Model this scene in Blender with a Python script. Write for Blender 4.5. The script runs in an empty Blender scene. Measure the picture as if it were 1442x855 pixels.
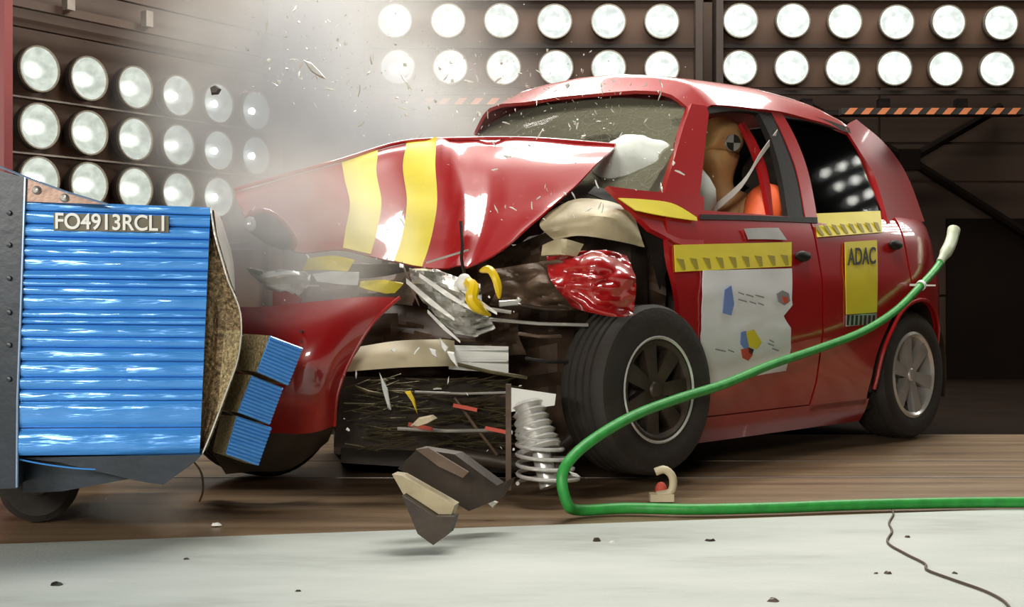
import bpy, math, random
from mathutils import Vector, Matrix, Euler, noise
random.seed(11)
D = bpy.data
SC = bpy.context.scene
COL = SC.collection

# ------------------------------------------------------------------ camera
CAM_Z, F, CX, CY = 0.667, 1800.0, 721.0, 410.0      # focal length in pixels of the 1442x855 frame
cam = D.cameras.new('camera')
cam.sensor_width = 36.0
cam.lens = F / 1442.0 * 36.0
cam.shift_y = -(427.5 - CY) / 1442.0
cam.clip_end = 100
cam_o = D.objects.new('camera', cam)
cam_o.location = (0, 0, CAM_Z)
cam_o.rotation_euler = (math.pi / 2, 0, 0)
COL.objects.link(cam_o)
SC.camera = cam_o

# ------------------------------------------------------------------ world, lights, exposure
wd = D.worlds.new('hall_air')
SC.world = wd
wd.use_nodes = True
wd.node_tree.nodes['Background'].inputs[0].default_value = (0.30, 0.22, 0.16, 1)
wd.node_tree.nodes['Background'].inputs[1].default_value = 0.03


def area(name, loc, target, sx, sy, power, color):
    l = D.lights.new(name, 'AREA')
    l.shape = 'RECTANGLE'
    l.size, l.size_y = sx, sy
    l.energy = power
    l.color = color
    o = D.objects.new(name, l)
    o.location = loc
    o.rotation_euler = (Vector(target) - Vector(loc)).to_track_quat('-Z', 'Y').to_euler()
    COL.objects.link(o)
    return o


area('ceiling_lamp_bank', (1.2, 8.35, 4.75), (1.2, 8.34, 0), 5.8, 1.7, 500, (1.0, 0.96, 0.88))
area('left_front_fill', (-3.3, -0.6, 1.8), (-0.5, 3.8, 0.7), 1.2, 0.7, 120, (1.0, 0.96, 0.88))  # unseen fill added to brighten the barrier's blue face
area('front_fill', (-1.2, -2.6, 2.2), (-0.3, 4.2, 0.7), 1.6, 0.8, 160, (1.0, 0.95, 0.86))  # unseen fill added near the camera to brighten the red bumper
area('overhead_fill', (0.7, 4.9, 4.6), (0.7, 4.2, 0), 2.6, 0.8, 170, (1.0, 0.97, 0.90))  # unseen lamp added overhead to brighten hood and front floor
for k in range(35):                                 # the small lamps of the right-hand wall, mirrored in the rear side window
    l = D.lights.new('right_wall_lamp', 'AREA')
    l.shape, l.size, l.energy, l.color = 'DISK', 0.06, 0.5, (1.0, 0.98, 0.92)
    o = D.objects.new('right_wall_lamp', l)
    o.location = (3.92 + .045 * (k % 5), 6.75 + .14 * (k % 5), 1.70 + .14 * (k // 5))
    o.rotation_euler = (Vector((1.5, 5.0, .9)) - o.location).to_track_quat('-Z', 'Y').to_euler()
    COL.objects.link(o)
SC.view_settings.view_transform = 'Standard'
SC.view_settings.look = 'None'
SC.view_settings.gamma = 1
SC.view_settings.use_curve_mapping = False
SC.view_settings.exposure = 0.0
SC.cycles.use_denoising = True
SC.cycles.max_bounces = 8
SC.cycles.transparent_max_bounces = 16
SC.cycles.volume_bounces = 1
SC.cycles.volume_step_rate = 2.0
SC.cycles.sample_clamp_indirect = 6.0


# ------------------------------------------------------------------ materials
def mat(name, col, rough=0.5, metal=0.0, vary=0.0, vscale=6.0, bump=0.0, bscale=40.0, coat=0.0, spec=0.5,
        emit=None, estr=0.0, col2=None, stretch=None):
    m = D.materials.new(name)
    m.use_nodes = True
    nt = m.node_tree
    b = nt.nodes['Principled BSDF']
    b.inputs['Base Color'].default_value = (*col, 1)
    b.inputs['Roughness'].default_value = rough
    b.inputs['Metallic'].default_value = metal
    b.inputs['Coat Weight'].default_value = coat
    b.inputs['Coat Roughness'].default_value = 0.06
    b.inputs['Coat IOR'].default_value = 1.75
    b.inputs['Specular IOR Level'].default_value = spec
    if emit:
        b.inputs['Emission Color'].default_value = (*emit, 1)
        b.inputs['Emission Strength'].default_value = estr
    tc = nt.nodes.new('ShaderNodeTexCoord')
    vec = tc.outputs['Object']
    if stretch:
        mp = nt.nodes.new('ShaderNodeMapping')
        mp.inputs['Scale'].default_value = stretch
        nt.links.new(vec, mp.inputs['Vector'])
        vec = mp.outputs['Vector']
    if vary > 0 or col2:
        n = nt.nodes.new('ShaderNodeTexNoise')
        n.inputs['Scale'].default_value = vscale
        n.inputs['Detail'].default_value = 5
        nt.links.new(vec, n.inputs['Vector'])
        r = nt.nodes.new('ShaderNodeValToRGB')
        c2 = col2 or tuple(max(0, c * (1 - vary)) for c in col)
        r.color_ramp.elements[0].position = 0.35
        r.color_ramp.elements[1].position = 0.65
        r.color_ramp.elements[0].color = (*c2, 1)
        r.color_ramp.elements[1].color = (*col, 1)
        nt.links.new(n.outputs['Fac'], r.inputs['Fac'])
        nt.links.new(r.outputs['Color'], b.inputs['Base Color'])
    if bump > 0:
        n2 = nt.nodes.new('ShaderNodeTexNoise')
        n2.inputs['Scale'].default_value = bscale
        n2.inputs['Detail'].default_value = 3
        nt.links.new(vec, n2.inputs['Vector'])
        bp = nt.nodes.new('ShaderNodeBump')
        bp.inputs['Strength'].default_value = bump
        bp.inputs['Distance'].default_value = 0.01
        nt.links.new(n2.outputs['Fac'], bp.inputs['Height'])
        nt.links.new(bp.outputs['Normal'], b.inputs['Normal'])
    return m


def emitter(name, col, strength, facets=False):
    m = D.materials.new(name)
    m.use_nodes = True
    nt = m.node_tree
    nt.nodes.remove(nt.nodes['Principled BSDF'])
    e = nt.nodes.new('ShaderNodeEmission')
    e.inputs[0].default_value = (*col, 1)
    e.inputs[1].default_value = strength
    nt.links.new(e.outputs[0], nt.nodes['Material Output'].inputs[0])
    if facets:      # uneven light off the mirror facets, painted as noise in the emission
        tc = nt.nodes.new('ShaderNodeTexCoord')
        n = nt.nodes.new('ShaderNodeTexNoise')
        n.inputs['Scale'].default_value = 16
        n.inputs['Detail'].default_value = 3
        oi = nt.nodes.new('ShaderNodeObjectInfo')
        ad = nt.nodes.new('ShaderNodeVectorMath')
        nt.links.new(tc.outputs['Object'], ad.inputs[0])
        nt.links.new(oi.outputs['Random'], ad.inputs[1])
        nt.links.new(ad.outputs[0], n.inputs['Vector'])
        mr = nt.nodes.new('ShaderNodeMapRange')
        mr.inputs['From Min'].default_value = 0.35
        mr.inputs['From Max'].default_value = 0.65
        mr.inputs['To Min'].default_value = strength * 0.82
        mr.inputs['To Max'].default_value = strength * 1.18
        nt.links.new(n.outputs['Fac'], mr.inputs['Value'])
        ln = nt.nodes.new('ShaderNodeVectorMath')      # the bulb's reflection painted into the bowl's emission, brightest at centre
        ln.operation = 'LENGTH'
        fl_ = nt.nodes.new('ShaderNodeVectorMath')
        fl_.operation = 'MULTIPLY'
        fl_.inputs[1].default_value = (1, 0, 1.5)
        nt.links.new(tc.outputs['Object'], fl_.inputs[0])
        nt.links.new(fl_.outputs[0], ln.inputs[0])
        m3 = nt.nodes.new('ShaderNodeMapRange')
        m3.interpolation_type = 'SMOOTHSTEP'
        m3.inputs['From Min'].default_value = 0.02
        m3.inputs['From Max'].default_value = 0.085
        m3.inputs['To Min'].default_value = 2.6
        m3.inputs['To Max'].default_value = 1.0
        nt.links.new(ln.outputs['Value'], m3.inputs['Value'])
        mm = nt.nodes.new('ShaderNodeMath')
        mm.operation = 'MULTIPLY'
        nt.links.new(mr.outputs[0], mm.inputs[0])
        nt.links.new(m3.outputs[0], mm.inputs[1])
        nt.links.new(mm.outputs[0], e.inputs[1])
    return m


def pane_mat(name, tint, veil, cracks=False):
    m = D.materials.new(name)
    m.use_nodes = True
    nt = m.node_tree
    b = nt.nodes['Principled BSDF']
    b.inputs['Base Color'].default_value = (0.34, 0.33, 0.28, 1) if cracks else (0.01, 0.01, 0.01, 1)
    b.inputs['Roughness'].default_value = 0.06
    tr = nt.nodes.new('ShaderNodeBsdfTransparent')
    tr.inputs[0].default_value = (*tint, 1)
    mx = nt.nodes.new('ShaderNodeMixShader')
    nt.links.new(tr.outputs[0], mx.inputs[1])
    nt.links.new(b.outputs[0], mx.inputs[2])
    fr = nt.nodes.new('ShaderNodeFresnel')
    fr.inputs[0].default_value = 1.22 if cracks else 1.45
    add = nt.nodes.new('ShaderNodeMath')
    add.operation = 'ADD'
    add.use_clamp = True
    nt.links.new(fr.outputs[0], add.inputs[0])
    add.inputs[1].default_value = veil
    last = add.outputs[0]
    if cracks:
        tc = nt.nodes.new('ShaderNodeTexCoord')
        for sc, w in ((9, 0.008), (26, 0.022)):
            v = nt.nodes.new('ShaderNodeTexVoronoi')
            v.feature = 'DISTANCE_TO_EDGE'
            v.inputs['Scale'].default_value = sc
            nt.links.new(tc.outputs['Object'], v.inputs['Vector'])
            lt = nt.nodes.new('ShaderNodeMath')
            lt.operation = 'LESS_THAN'
            lt.inputs[1].default_value = w
            nt.links.new(v.outputs['Distance'], lt.inputs[0])
            ml = nt.nodes.new('ShaderNodeMath')
            ml.operation = 'MULTIPLY_ADD'
            ml.use_clamp = True
            ml.inputs[1].default_value = 0.20
            nt.links.new(lt.outputs[0], ml.inputs[0])
            nt.links.new(last, ml.inputs[2])
            last = ml.outputs[0]
    nt.links.new(last, mx.inputs[0])
    nt.links.new(mx.outputs[0], nt.nodes['Material Output'].inputs[0])
    return m


M = dict(
    paint=mat('red_paint', (0.38, 0.006, 0.008), 0.35, coat=0.9, bump=0.02, bscale=9),
    paint_crease=mat('red_paint_creased', (0.38, 0.006, 0.008), 0.35, coat=0.9, bump=0.05, bscale=8),
    seal=mat('black_rubber_seal', (0.014, 0.012, 0.010), 0.55, bump=0.1, spec=0.25),
    tyre=mat('tyre_rubber', (0.030, 0.024, 0.019), 0.75, vary=0.3, bump=0.3),
    alloy=mat('cast_alloy', (0.66, 0.64, 0.60), 0.28, 0.5, vary=0.2, bump=0.05),
    steel=mat('bare_steel', (0.60, 0.58, 0.54), 0.30, 0.5, vary=0.3, bump=0.15, bscale=30),
    alu=mat('crumpled_aluminium', (0.74, 0.73, 0.68), 0.24, 0.35, vary=0.25, bump=0.35, bscale=22),
    dark=mat('grimy_black_metal', (0.060, 0.042, 0.030), 0.5, 0.2, vary=0.5, bump=0.3, bscale=20),
    brown=mat('grimy_brown_metal', (0.15, 0.095, 0.062), 0.55, 0.2, vary=0.5, vscale=9, bump=0.3, bscale=20),
    beige=mat('dusty_beige_metal', (0.50, 0.42, 0.26), 0.5, 0.1, vary=0.4, vscale=5, bump=0.15),
    yellow=mat('yellow_tape', (0.80, 0.66, 0.03), 0.45, vary=0.12, bump=0.05),
    ytube=mat('yellow_plastic', (0.80, 0.55, 0.01), 0.3, vary=0.15),
    olive=mat('olive_tape_marks', (0.36, 0.29, 0.015), 0.5, vary=0.2),
    white=mat('white_plastic', (0.80, 0.80, 0.76), 0.4, vary=0.08, bump=0.05),
    paper=mat('white_poster_paper', (0.82, 0.84, 0.85), 0.55, vary=0.06, bump=0.05, bscale=8),
    ink_blue=mat('blue_ink', (0.18, 0.28, 0.62), 0.6, vary=0.1),
    ink_red=mat('red_ink', (0.62, 0.09, 0.05), 0.6, vary=0.1),
    ink_grey=mat('grey_ink', (0.30, 0.29, 0.30), 0.6, vary=0.1),
    ink_black=mat('black_ink', (0.02, 0.018, 0.015), 0.55, vary=0.1),
    silver=mat('silver_film', (0.66, 0.65, 0.62), 0.3, 0.5, vary=0.2),
    clear=mat('clear_plastic_scrap', (0.75, 0.76, 0.72), 0.12, spec=0.8, bump=0.1),
    shard=mat('glint_white_glass_crumbs', (0.86, 0.86, 0.80), 0.15, spec=0.8, vary=0.1, vscale=90),  # opaque white: the glint of clear glass is put into the colour
    blue=mat('blue_foil', (0.07, 0.33, 0.86), 0.24, 0.15, vary=0.12, vscale=5, bump=0.55, bscale=9, coat=0.4,
             stretch=(0.7, 1, 5)),
    honey=mat('honeycomb_core', (0.26, 0.18, 0.09), 0.4, 0.5, vary=0.7, vscale=90, bump=0.9, bscale=110),
    honey_tan=mat('tan_honeycomb_block', (0.44, 0.34, 0.17), 0.4, 0.3, vary=0.55, vscale=110, bump=0.9, bscale=130),
    cart=mat('dark_blue_painted_steel', (0.012, 0.022, 0.036), 0.4, vary=0.4, bump=0.1),
    cart_edge=mat('pale_blue_steel_edge', (0.30, 0.42, 0.62), 0.3, 0.6, vary=0.2),
    flange=mat('brown_steel_flange', (0.20, 0.13, 0.10), 0.35, 0.6, vary=0.3, bump=0.1),
    plate=mat('olive_grey_plate', (0.14, 0.12, 0.075), 0.45, vary=0.2),
    lamp_can=mat('black_lamp_can', (0.035, 0.026, 0.022), 0.5, vary=0.2),
    lamp_rim=mat('lamp_rim', (0.30, 0.26, 0.20), 0.35, 0.6, vary=0.2),
    refl_back=emitter('reflector_glow_back', (0.92, 1.0, 0.93), 1.05, True),
    refl_left=emitter('reflector_glow_left', (0.90, 0.98, 0.86), 0.74, True),
    bulb=emitter('bulb', (1.0, 0.97, 0.88), 14.0),
    rack=mat('brown_rack_panel', (0.082, 0.042, 0.023), 0.55, vary=0.25, vscale=2, bump=0.05),
    rack_dark=mat('dark_rack_frame', (0.040, 0.027, 0.020), 0.5, vary=0.2),
    rail=mat('worn_steel_rail', (0.42, 0.36, 0.31), 0.35, 0.6, vary=0.3),
    wall=mat('brown_wall_panel', (0.040, 0.019, 0.009), 0.7, vary=0.2, vscale=2, bump=0.05),
    wall_dark=mat('near_black_panel', (0.009, 0.005, 0.003), 0.8, spec=0.1, vary=0.2, vscale=2),
    orange=mat('orange_stripe', (0.62, 0.20, 0.08), 0.5, vary=0.2),
    red_post=mat('red_post_paint', (0.30, 0.03, 0.03), 0.45, vary=0.2),
    ceil=mat('dark_ceiling', (0.03, 0.022, 0.018), 0.8, vary=0.2),
    rear_floor=mat('near_black_rear_floor', (0.009, 0.005, 0.003), 0.9, spec=0.05, vary=0.3, vscale=3),
    dummy=mat('tan_dummy_vinyl', (0.72, 0.41, 0.17), 0.55, vary=0.12, bump=0.05),
    orange_cloth=mat('orange_dummy_sleeve', (0.85, 0.13, 0.03), 0.6, vary=0.15, bump=0.1),
    teal=mat('teal_cloth', (0.16, 0.36, 0.33), 0.7, vary=0.2, bump=0.2),
    seat=mat('dark_seat_cloth', (0.075, 0.060, 0.050), 0.8, vary=0.25, bump=0.2),
    trim=mat('brown_interior_trim', (0.13, 0.10, 0.08), 0.6, vary=0.25, bump=0.1),
    airbag=mat('airbag_fabric', (0.72, 0.76, 0.70), 0.7, vary=0.08, bump=0.3, bscale=12),
    belt=mat('belt_webbing', (0.62, 0.58, 0.52), 0.6, vary=0.1),
    green=mat('green_cable_sheath', (0.035, 0.36, 0.06), 0.45, vary=0.25, vscale=25, bump=0.1),
    pale=mat('pale_green_wrap', (0.55, 0.62, 0.45), 0.4, vary=0.25, vscale=20),
    wire=mat('brown_wire', (0.10, 0.07, 0.045), 0.5, vary=0.2),
    cream=mat('cream_plastic', (0.72, 0.62, 0.42), 0.45, vary=0.15),
    olive_fin=mat('olive_metal_fin', (0.17, 0.145, 0.075), 0.4, 0.5, vary=0.4, vscale=20),
    glass=pane_mat('tinted_side_glass', (0.60, 0.60, 0.54), 0.0),
    wscreen=pane_mat('cracked_windscreen_glass', (0.66, 0.66, 0.58), 0.06, True),
)


def streak_floor(name, c1, c2, c3, rough, sx, sy):
    m = mat(name, c1, rough)
    nt = m.node_tree
    b = nt.nodes['Principled BSDF']
    tc = nt.nodes.new('ShaderNodeTexCoord')
    mp = nt.nodes.new('ShaderNodeMapping')
    mp.inputs['Scale'].default_value = (sx, sy, 1)
    nt.links.new(tc.outputs['Object'], mp.inputs['Vector'])
    n = nt.nodes.new('ShaderNodeTexNoise')
    n.inputs['Scale'].default_value = 2.2
    n.inputs['Detail'].default_value = 8
    n.inputs['Roughness'].default_value = 0.62
    nt.links.new(mp.outputs[0], n.inputs['Vector'])
    r = nt.nodes.new('ShaderNodeValToRGB')
    r.color_ramp.elements[0].position = 0.30
    r.color_ramp.elements[0].color = (*c3, 1)
    r.color_ramp.elements[1].position = 0.68
    r.color_ramp.elements[1].color = (*c2, 1)
    e = r.color_ramp.elements.new(0.47)
    e.color = (*c1, 1)
    nt.links.new(n.outputs['Fac'], r.inputs['Fac'])
    nt.links.new(r.outputs[0], b.inputs['Base Color'])
    n2 = nt.nodes.new('ShaderNodeTexNoise')
    n2.inputs['Scale'].default_value = 90
    nt.links.new(tc.outputs['Object'], n2.inputs['Vector'])
    bp = nt.nodes.new('ShaderNodeBump')
    bp.inputs['Strength'].default_value = 0.25
    bp.inputs['Distance'].default_value = 0.004
    nt.links.new(n2.outputs['Fac'], bp.inputs['Height'])
    nt.links.new(bp.outputs[0], b.inputs['Normal'])
    return m


M['floor'] = streak_floor('pale_painted_concrete', (0.46, 0.50, 0.46), (0.54, 0.57, 0.53), (0.33, 0.35, 0.31), 0.55, 0.6, 2.0)
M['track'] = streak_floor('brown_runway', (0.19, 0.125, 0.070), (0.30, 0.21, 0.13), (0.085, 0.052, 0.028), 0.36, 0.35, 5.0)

# ------------------------------------------------------------------ helpers
WLOC = {}


def P(px, py, Y):
    return Vector(((px - CX) / F * Y, Y, CAM_Z + (CY - py) / F * Y))


class MB:
    """collects geometry in world coordinates; build() links it as one mesh object"""

    def __init__(s):
        s.v, s.f, s.mi = [], [], []
        s.m = 0

    def add(s, verts, faces):
        o = len(s.v)
        s.v += [Vector(p) for p in verts]
        for f in faces:
            s.f.append([i + o for i in f])
            s.mi.append(s.m)
        return s

    def box(s, c, size, rot=None):
        c = Vector(c)
        R = rot or Matrix.Identity(3)
        hx, hy, hz = [d / 2 for d in size]
        vs = [c + R @ Vector((x * hx, y * hy, z * hz)) for x in (-1, 1) for y in (-1, 1) for z in (-1, 1)]
        return s.add(vs, [(0, 1, 3, 2), (4, 6, 7, 5), (0, 4, 5, 1), (2, 3, 7, 6), (0, 2, 6, 4), (1, 5, 7, 3)])

    def bbox8(s, a, b):
        """hexahedron from two quads a (front) and b (back), same winding"""
        return s.add(list(a) + list(b), [(0, 1, 2, 3), (7, 6, 5, 4), (0, 4, 5, 1), (1, 5, 6, 2), (2, 6, 7, 3), (3, 7, 4, 0)])

    def tube(s, pts, r, n=10, caps=True):
        pts = [Vector(p) for p in pts]
        rs = r if isinstance(r, (list, tuple)) else [r] * len(pts)
        up = None
        rings = []
        for i, p in enumerate(pts):
            t = (pts[min(i + 1, len(pts) - 1)] - pts[max(i - 1, 0)]).normalized()
            if up is None:
                up = Vector((0, 0, 1)) if abs(t.z) < .9 else Vector((0, 1, 0))
            x = t.cross(up).normalized()
            up = x.cross(t).normalized()
            rings.append([p + (x * math.cos(2 * math.pi * k / n) + up * math.sin(2 * math.pi * k / n)) * rs[i] for k in range(n)])
        vs = [q for g in rings for q in g]
        fs = [(i * n + k, i * n + (k + 1) % n, (i + 1) * n + (k + 1) % n, (i + 1) * n + k) for i in range(len(pts) - 1) for k in range(n)]
        if caps:
            fs += [tuple(range(n))[::-1], tuple((len(pts) - 1) * n + k for k in range(n))]
        return s.add(vs, fs)

    def lathe(s, prof, c, axis, n=32, close=False):
        """prof: list of (radius, distance along axis)"""
        c, a = Vector(c), Vector(axis).normalized()
        x = a.orthogonal().normalized()
        y = a.cross(x)
        vs = []
        for r, d in prof:
            for k in range(n):
                t = 2 * math.pi * k / n
                vs.append(c + a * d + (x * math.cos(t) + y * math.sin(t)) * max(r, 1e-4))
        m = len(prof)
        rng = range(m) if close else range(m - 1)
        fs = [(i * n + k, i * n + (k + 1) % n, ((i + 1) % m) * n + (k + 1) % n, ((i + 1) % m) * n + k) for i in rng for k in range(n)]
        return s.add(vs, fs)

    def ball(s, c, r, n=14, R=None):
        c = Vector(c)
        r = r if isinstance(r, (list, tuple)) else (r, r, r)
        R = R or Matrix.Identity(3)
        vs, fs = [], []
        h = n // 2
        for i in range(h + 1):
            th = math.pi * i / h
            for k in range(n):
                ph = 2 * math.pi * k / n
                vs.append(c + R @ Vector((r[0] * math.sin(th) * math.cos(ph), r[1] * math.sin(th) * math.sin(ph), r[2] * math.cos(th))))
        for i in range(h):
            for k in range(n):
                fs.append((i * n + k, (i + 1) * n + k, (i + 1) * n + (k + 1) % n, i * n + (k + 1) % n))
        return s.add(vs, fs)

    def sheet(s, g, t=0.004, away=Vector((0, -1, 0))):
        """g: rows of points; gives the sheet thickness t on the side turned from the direction 'away'"""
        nr, nc = len(g), len(g[0])
        N = []
        for i in range(nr):
            row = []
            for j in range(nc):
                du = g[i][min(j + 1, nc - 1)] - g[i][max(j - 1, 0)]
                dv = g[min(i + 1, nr - 1)][j] - g[max(i - 1, 0)][j]
                n = du.cross(dv)
                if n.length < 1e-12:
                    n = away.copy()
                n.normalize()
                row.append(n)
            N.append(row)
        mid = N[nr // 2][nc // 2]
        sg = 1 if mid.dot(away) > 0 else -1
        vs = [g[i][j] for i in range(nr) for j in range(nc)]
        vs += [g[i][j] - N[i][j] * (sg * t) for i in range(nr) for j in range(nc)]
        n0 = nr * nc
        fs = []
        for i in range(nr - 1):
            for j in range(nc - 1):
                q = (i * nc + j, i * nc + j + 1, (i + 1) * nc + j + 1, (i + 1) * nc + j)
                fs.append(q if sg > 0 else q[::-1])
                q2 = tuple(k + n0 for k in q)
                fs.append(q2[::-1] if sg > 0 else q2)
        edge = [j for j in range(nc)] + [i * nc + nc - 1 for i in range(1, nr)] + [(nr - 1) * nc + j for j in range(nc - 2, -1, -1)] + [i * nc for i in range(nr - 2, 0, -1)]
        for a, b in zip(edge, edge[1:] + edge[:1]):
            fs.append((a, a + n0, b + n0, b) if sg > 0 else (b, b + n0, a + n0, a))
        return s.add(vs, fs)

    def prism(s, poly, d):
        """flat outline poly (3-D points) pushed along d"""
        poly = [Vector(p) for p in poly]
        d = Vector(d)
        n = len(poly)
        return s.add(poly + [p + d for p in poly], [tuple(range(n)), tuple(range(n, 2 * n))[::-1]] + [(i, i + n, (i + 1) % n + n, (i + 1) % n) for i in range(n)])

    def build(s, name, material, parent=None, smooth=40, kind=None, label=None):
        me = D.meshes.new(name)
        xs = [p.x for p in s.v]; ys = [p.y for p in s.v]; zs = [p.z for p in s.v]
        c = Vector(((min(xs) + max(xs)) / 2, (min(ys) + max(ys)) / 2, min(zs) if parent is None else (min(zs) + max(zs)) / 2))
        me.from_pydata([tuple(p - c) for p in s.v], [], s.f)
        for mm in (material if isinstance(material, (list, tuple)) else [material]):
            me.materials.append(M[mm] if isinstance(mm, str) else mm)
        for p, k in zip(me.polygons, s.mi):
            p.material_index = k
            p.use_smooth = smooth > 0
        import bmesh
        bm = bmesh.new()
        bm.from_mesh(me)
        bmesh.ops.recalc_face_normals(bm, faces=bm.faces)
        bm.to_mesh(me)
        bm.free()
        me.validate()
        if smooth > 0:
            me.set_sharp_from_angle(angle=math.radians(smooth))
        o = D.objects.new(name, me)
        COL.objects.link(o)
        WLOC[o.name] = c
        if parent is not None:
            o.parent = parent
            o.location = c - WLOC[parent.name]
        else:
            o.location = c
        if kind:
            o['kind'] = kind
        if label:
            o['label'] = label
        return o


def tag(o, label, cat, group=None):
    o['label'] = label
    o['category'] = cat
    if group:
        o['group'] = group
    return o


def thing(name, label, cat, loc, group=None):
    o = D.objects.new(name, None)
    o.empty_display_size = 0.1
    COL.objects.link(o)
    o.location = loc
    WLOC[o.name] = Vector(loc)
    return tag(o, label, cat, group)


def copy_tree(o, parent=None):
    c = o.copy()
    COL.objects.link(c)
    if parent is not None:
        c.parent = parent
    for ch in [x for x in D.objects if x.parent == o]:
        copy_tree(ch, c)
    return c


def cr(p, t):
    """Catmull-Rom through the list p, t in 0..1"""
    n = len(p) - 1
    x = min(max(t * n, 0), n - 1e-9)
    i = int(x)
    t = x - i
    a, b, c, d = p[max(i - 1, 0)], p[i], p[i + 1], p[min(i + 2, n)]
    return 0.5 * ((2 * b) + (c - a) * t + (2 * a - 5 * b + 4 * c - d) * t * t + (3 * b - a - 3 * c + d) * t ** 3)


def netpoint(rows, s, t):
    return cr([cr(r, s) for r in rows], t)


def net(rows, ns, nt, s0=0, s1=1, t0=0, t1=1):
    return [[netpoint(rows, s0 + (s1 - s0) * i / ns, t0 + (t1 - t0) * j / nt) for i in range(ns + 1)] for j in range(nt + 1)]


def crumple(g, amp, scale, seed=0.0, d=None):
    out = []
    for r in g:
        row = []
        for p in r:
            q = p * scale + Vector((seed, seed * 1.7, -seed))
            n = Vector((noise.noise(q), noise.noise(q + Vector((31, 0, 0))), noise.noise(q + Vector((0, 57, 0)))))
            q2 = Vector((q.x * 1.1, q.y, q.z * 3.1)) + Vector((7, 3, 1))
            k = abs(n.x) * 1.5 + abs(noise.noise(q2)) * 1.3 - 0.7
            row.append(p + (Vector(d) * k if d else n) * amp)
        out.append(row)
    return out


def offset_grid(g, away, t):
    nr, nc = len(g), len(g[0])
    out = []
    for i in range(nr):
        row = []
        for j in range(nc):
            n = (g[i][min(j + 1, nc - 1)] - g[i][max(j - 1, 0)]).cross(g[min(i + 1, nr - 1)][j] - g[max(i - 1, 0)][j])
            n.normalize()
            if n.dot(away) < 0:
                n = -n
            row.append(g[i][j] + n * t)
        out.append(row)
    return out


def text_mesh(body, size, extrude, place, name, material, parent, bold=0.0):
    """lettering as a mesh; place maps (x, y, depth) in the text plane to the world; returns after centring on 0,0"""
    cu = D.curves.new('lettering', 'FONT')
    cu.body = body
    cu.size = size
    cu.extrude = extrude
    cu.offset = bold
    cu.align_x = 'CENTER'
    cu.align_y = 'CENTER'
    to = D.objects.new('lettering_source', cu)
    COL.objects.link(to)
    dg = bpy.context.evaluated_depsgraph_get()
    me = to.evaluated_get(dg).to_mesh()
    mb = MB()
    mb.add([place(v.co.x, v.co.y, v.co.z) for v in me.vertices], [tuple(p.vertices) for p in me.polygons])
    to.evaluated_get(dg).to_mesh_clear()
    D.objects.remove(to)
    D.curves.remove(cu)
    return mb.build(name, material, parent, smooth=0)


def skinned(name, joints, bones, material, parent=None, root=0, sub=2):
    """a body grown on connected joints: joints = [(world point, radius)]"""
    me = D.meshes.new(name)
    c = joints[root][0].copy()
    me.from_pydata([tuple(p - c) for p, r in joints], bones, [])
    o = D.objects.new(name, me)
    COL.objects.link(o)
    md = o.modifiers.new('skin', 'SKIN')
    md.use_smooth_shade = True
    for i, (p, r) in enumerate(joints):
        rr = r if isinstance(r, tuple) else (r, r)
        me.skin_vertices[0].data[i].radius = rr
    me.skin_vertices[0].data[root].use_root = True
    sb = o.modifiers.new('sub', 'SUBSURF')
    sb.levels = sub
    sb.render_levels = sub
    dg = bpy.context.evaluated_depsgraph_get()
    ev = D.meshes.new_from_object(o.evaluated_get(dg))
    D.objects.remove(o)
    ev.materials.clear()
    ev.materials.append(M[material])
    o = D.objects.new(name, ev)
    COL.objects.link(o)
    for p in ev.polygons:
        p.use_smooth = True
    WLOC[o.name] = c
    o.location = c - (WLOC[parent.name] if parent else Vector((0, 0, 0)))
    if parent:
        o.parent = parent
    return o


ORD = ['first', 'second', 'third', 'fourth', 'fifth', 'sixth']

# ------------------------------------------------------------------ setting
FE = lambda x: 3.37 + (x + 1.35) * 0.188           # pale floor meets brown runway; at left the brown paints the barrier's shadow
MB().prism([(-3.9, -1.5, 0), (5.1, -1.5, 0), (5.1, FE(5.1), 0), (-3.9, FE(-3.9), 0)], (0, 0, -.1)).build('floor', 'floor', kind='structure', smooth=0)
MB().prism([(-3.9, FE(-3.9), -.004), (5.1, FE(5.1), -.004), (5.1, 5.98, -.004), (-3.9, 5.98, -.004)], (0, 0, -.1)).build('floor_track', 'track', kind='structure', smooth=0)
b = MB().box((0.6, 7.95, -0.062), (9, 3.9, 0.1)).build('floor_rear', 'rear_floor', kind='structure')  # rear floor strip in a near-black colour
# long steel joints and rub strips on the runway
for (y, w, h) in ((4.60, 0.02, 0.004), (5.05, 0.012, 0.004)):
    MB().box((0.6, y, -0.004), (9, w, h)).build('trim_1' if y < 5 else 'trim_2', 'rail', kind='structure')
b = MB().box((0.6, 9.95, 2.0), (9.2, 0.1, 4.4)).build('wall_back', 'wall', kind='structure')
for x0, x1 in ((-2.0, 1.2), (1.22, 2.83), (2.85, 4.6)):
    for z0, z1 in ((0.02, 0.62), (0.64, 1.50), (1.52, 1.80), (1.82, 2.9), (2.92, 4.0)):
        MB().box(((x0 + x1) / 2, 9.89, (z0 + z1) / 2), (x1 - x0, 0.02, z1 - z0)).build('panel', 'wall', b, smooth=0)
MB().box((3.95, 9.85, 0.55), (1.2, 0.05, 1.35)).build('door_1', 'wall_dark', kind='structure')
MB().box((-3.9, 5.0, 2.0), (0.1, 10, 4.4)).build('wall_left', 'wall', kind='structure')
MB().box((0.6, 5.0, 4.9), (9.2, 10, 0.1)).build('ceiling', 'ceil', kind='structure')

# ------------------------------------------------------------------ lamps


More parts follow.
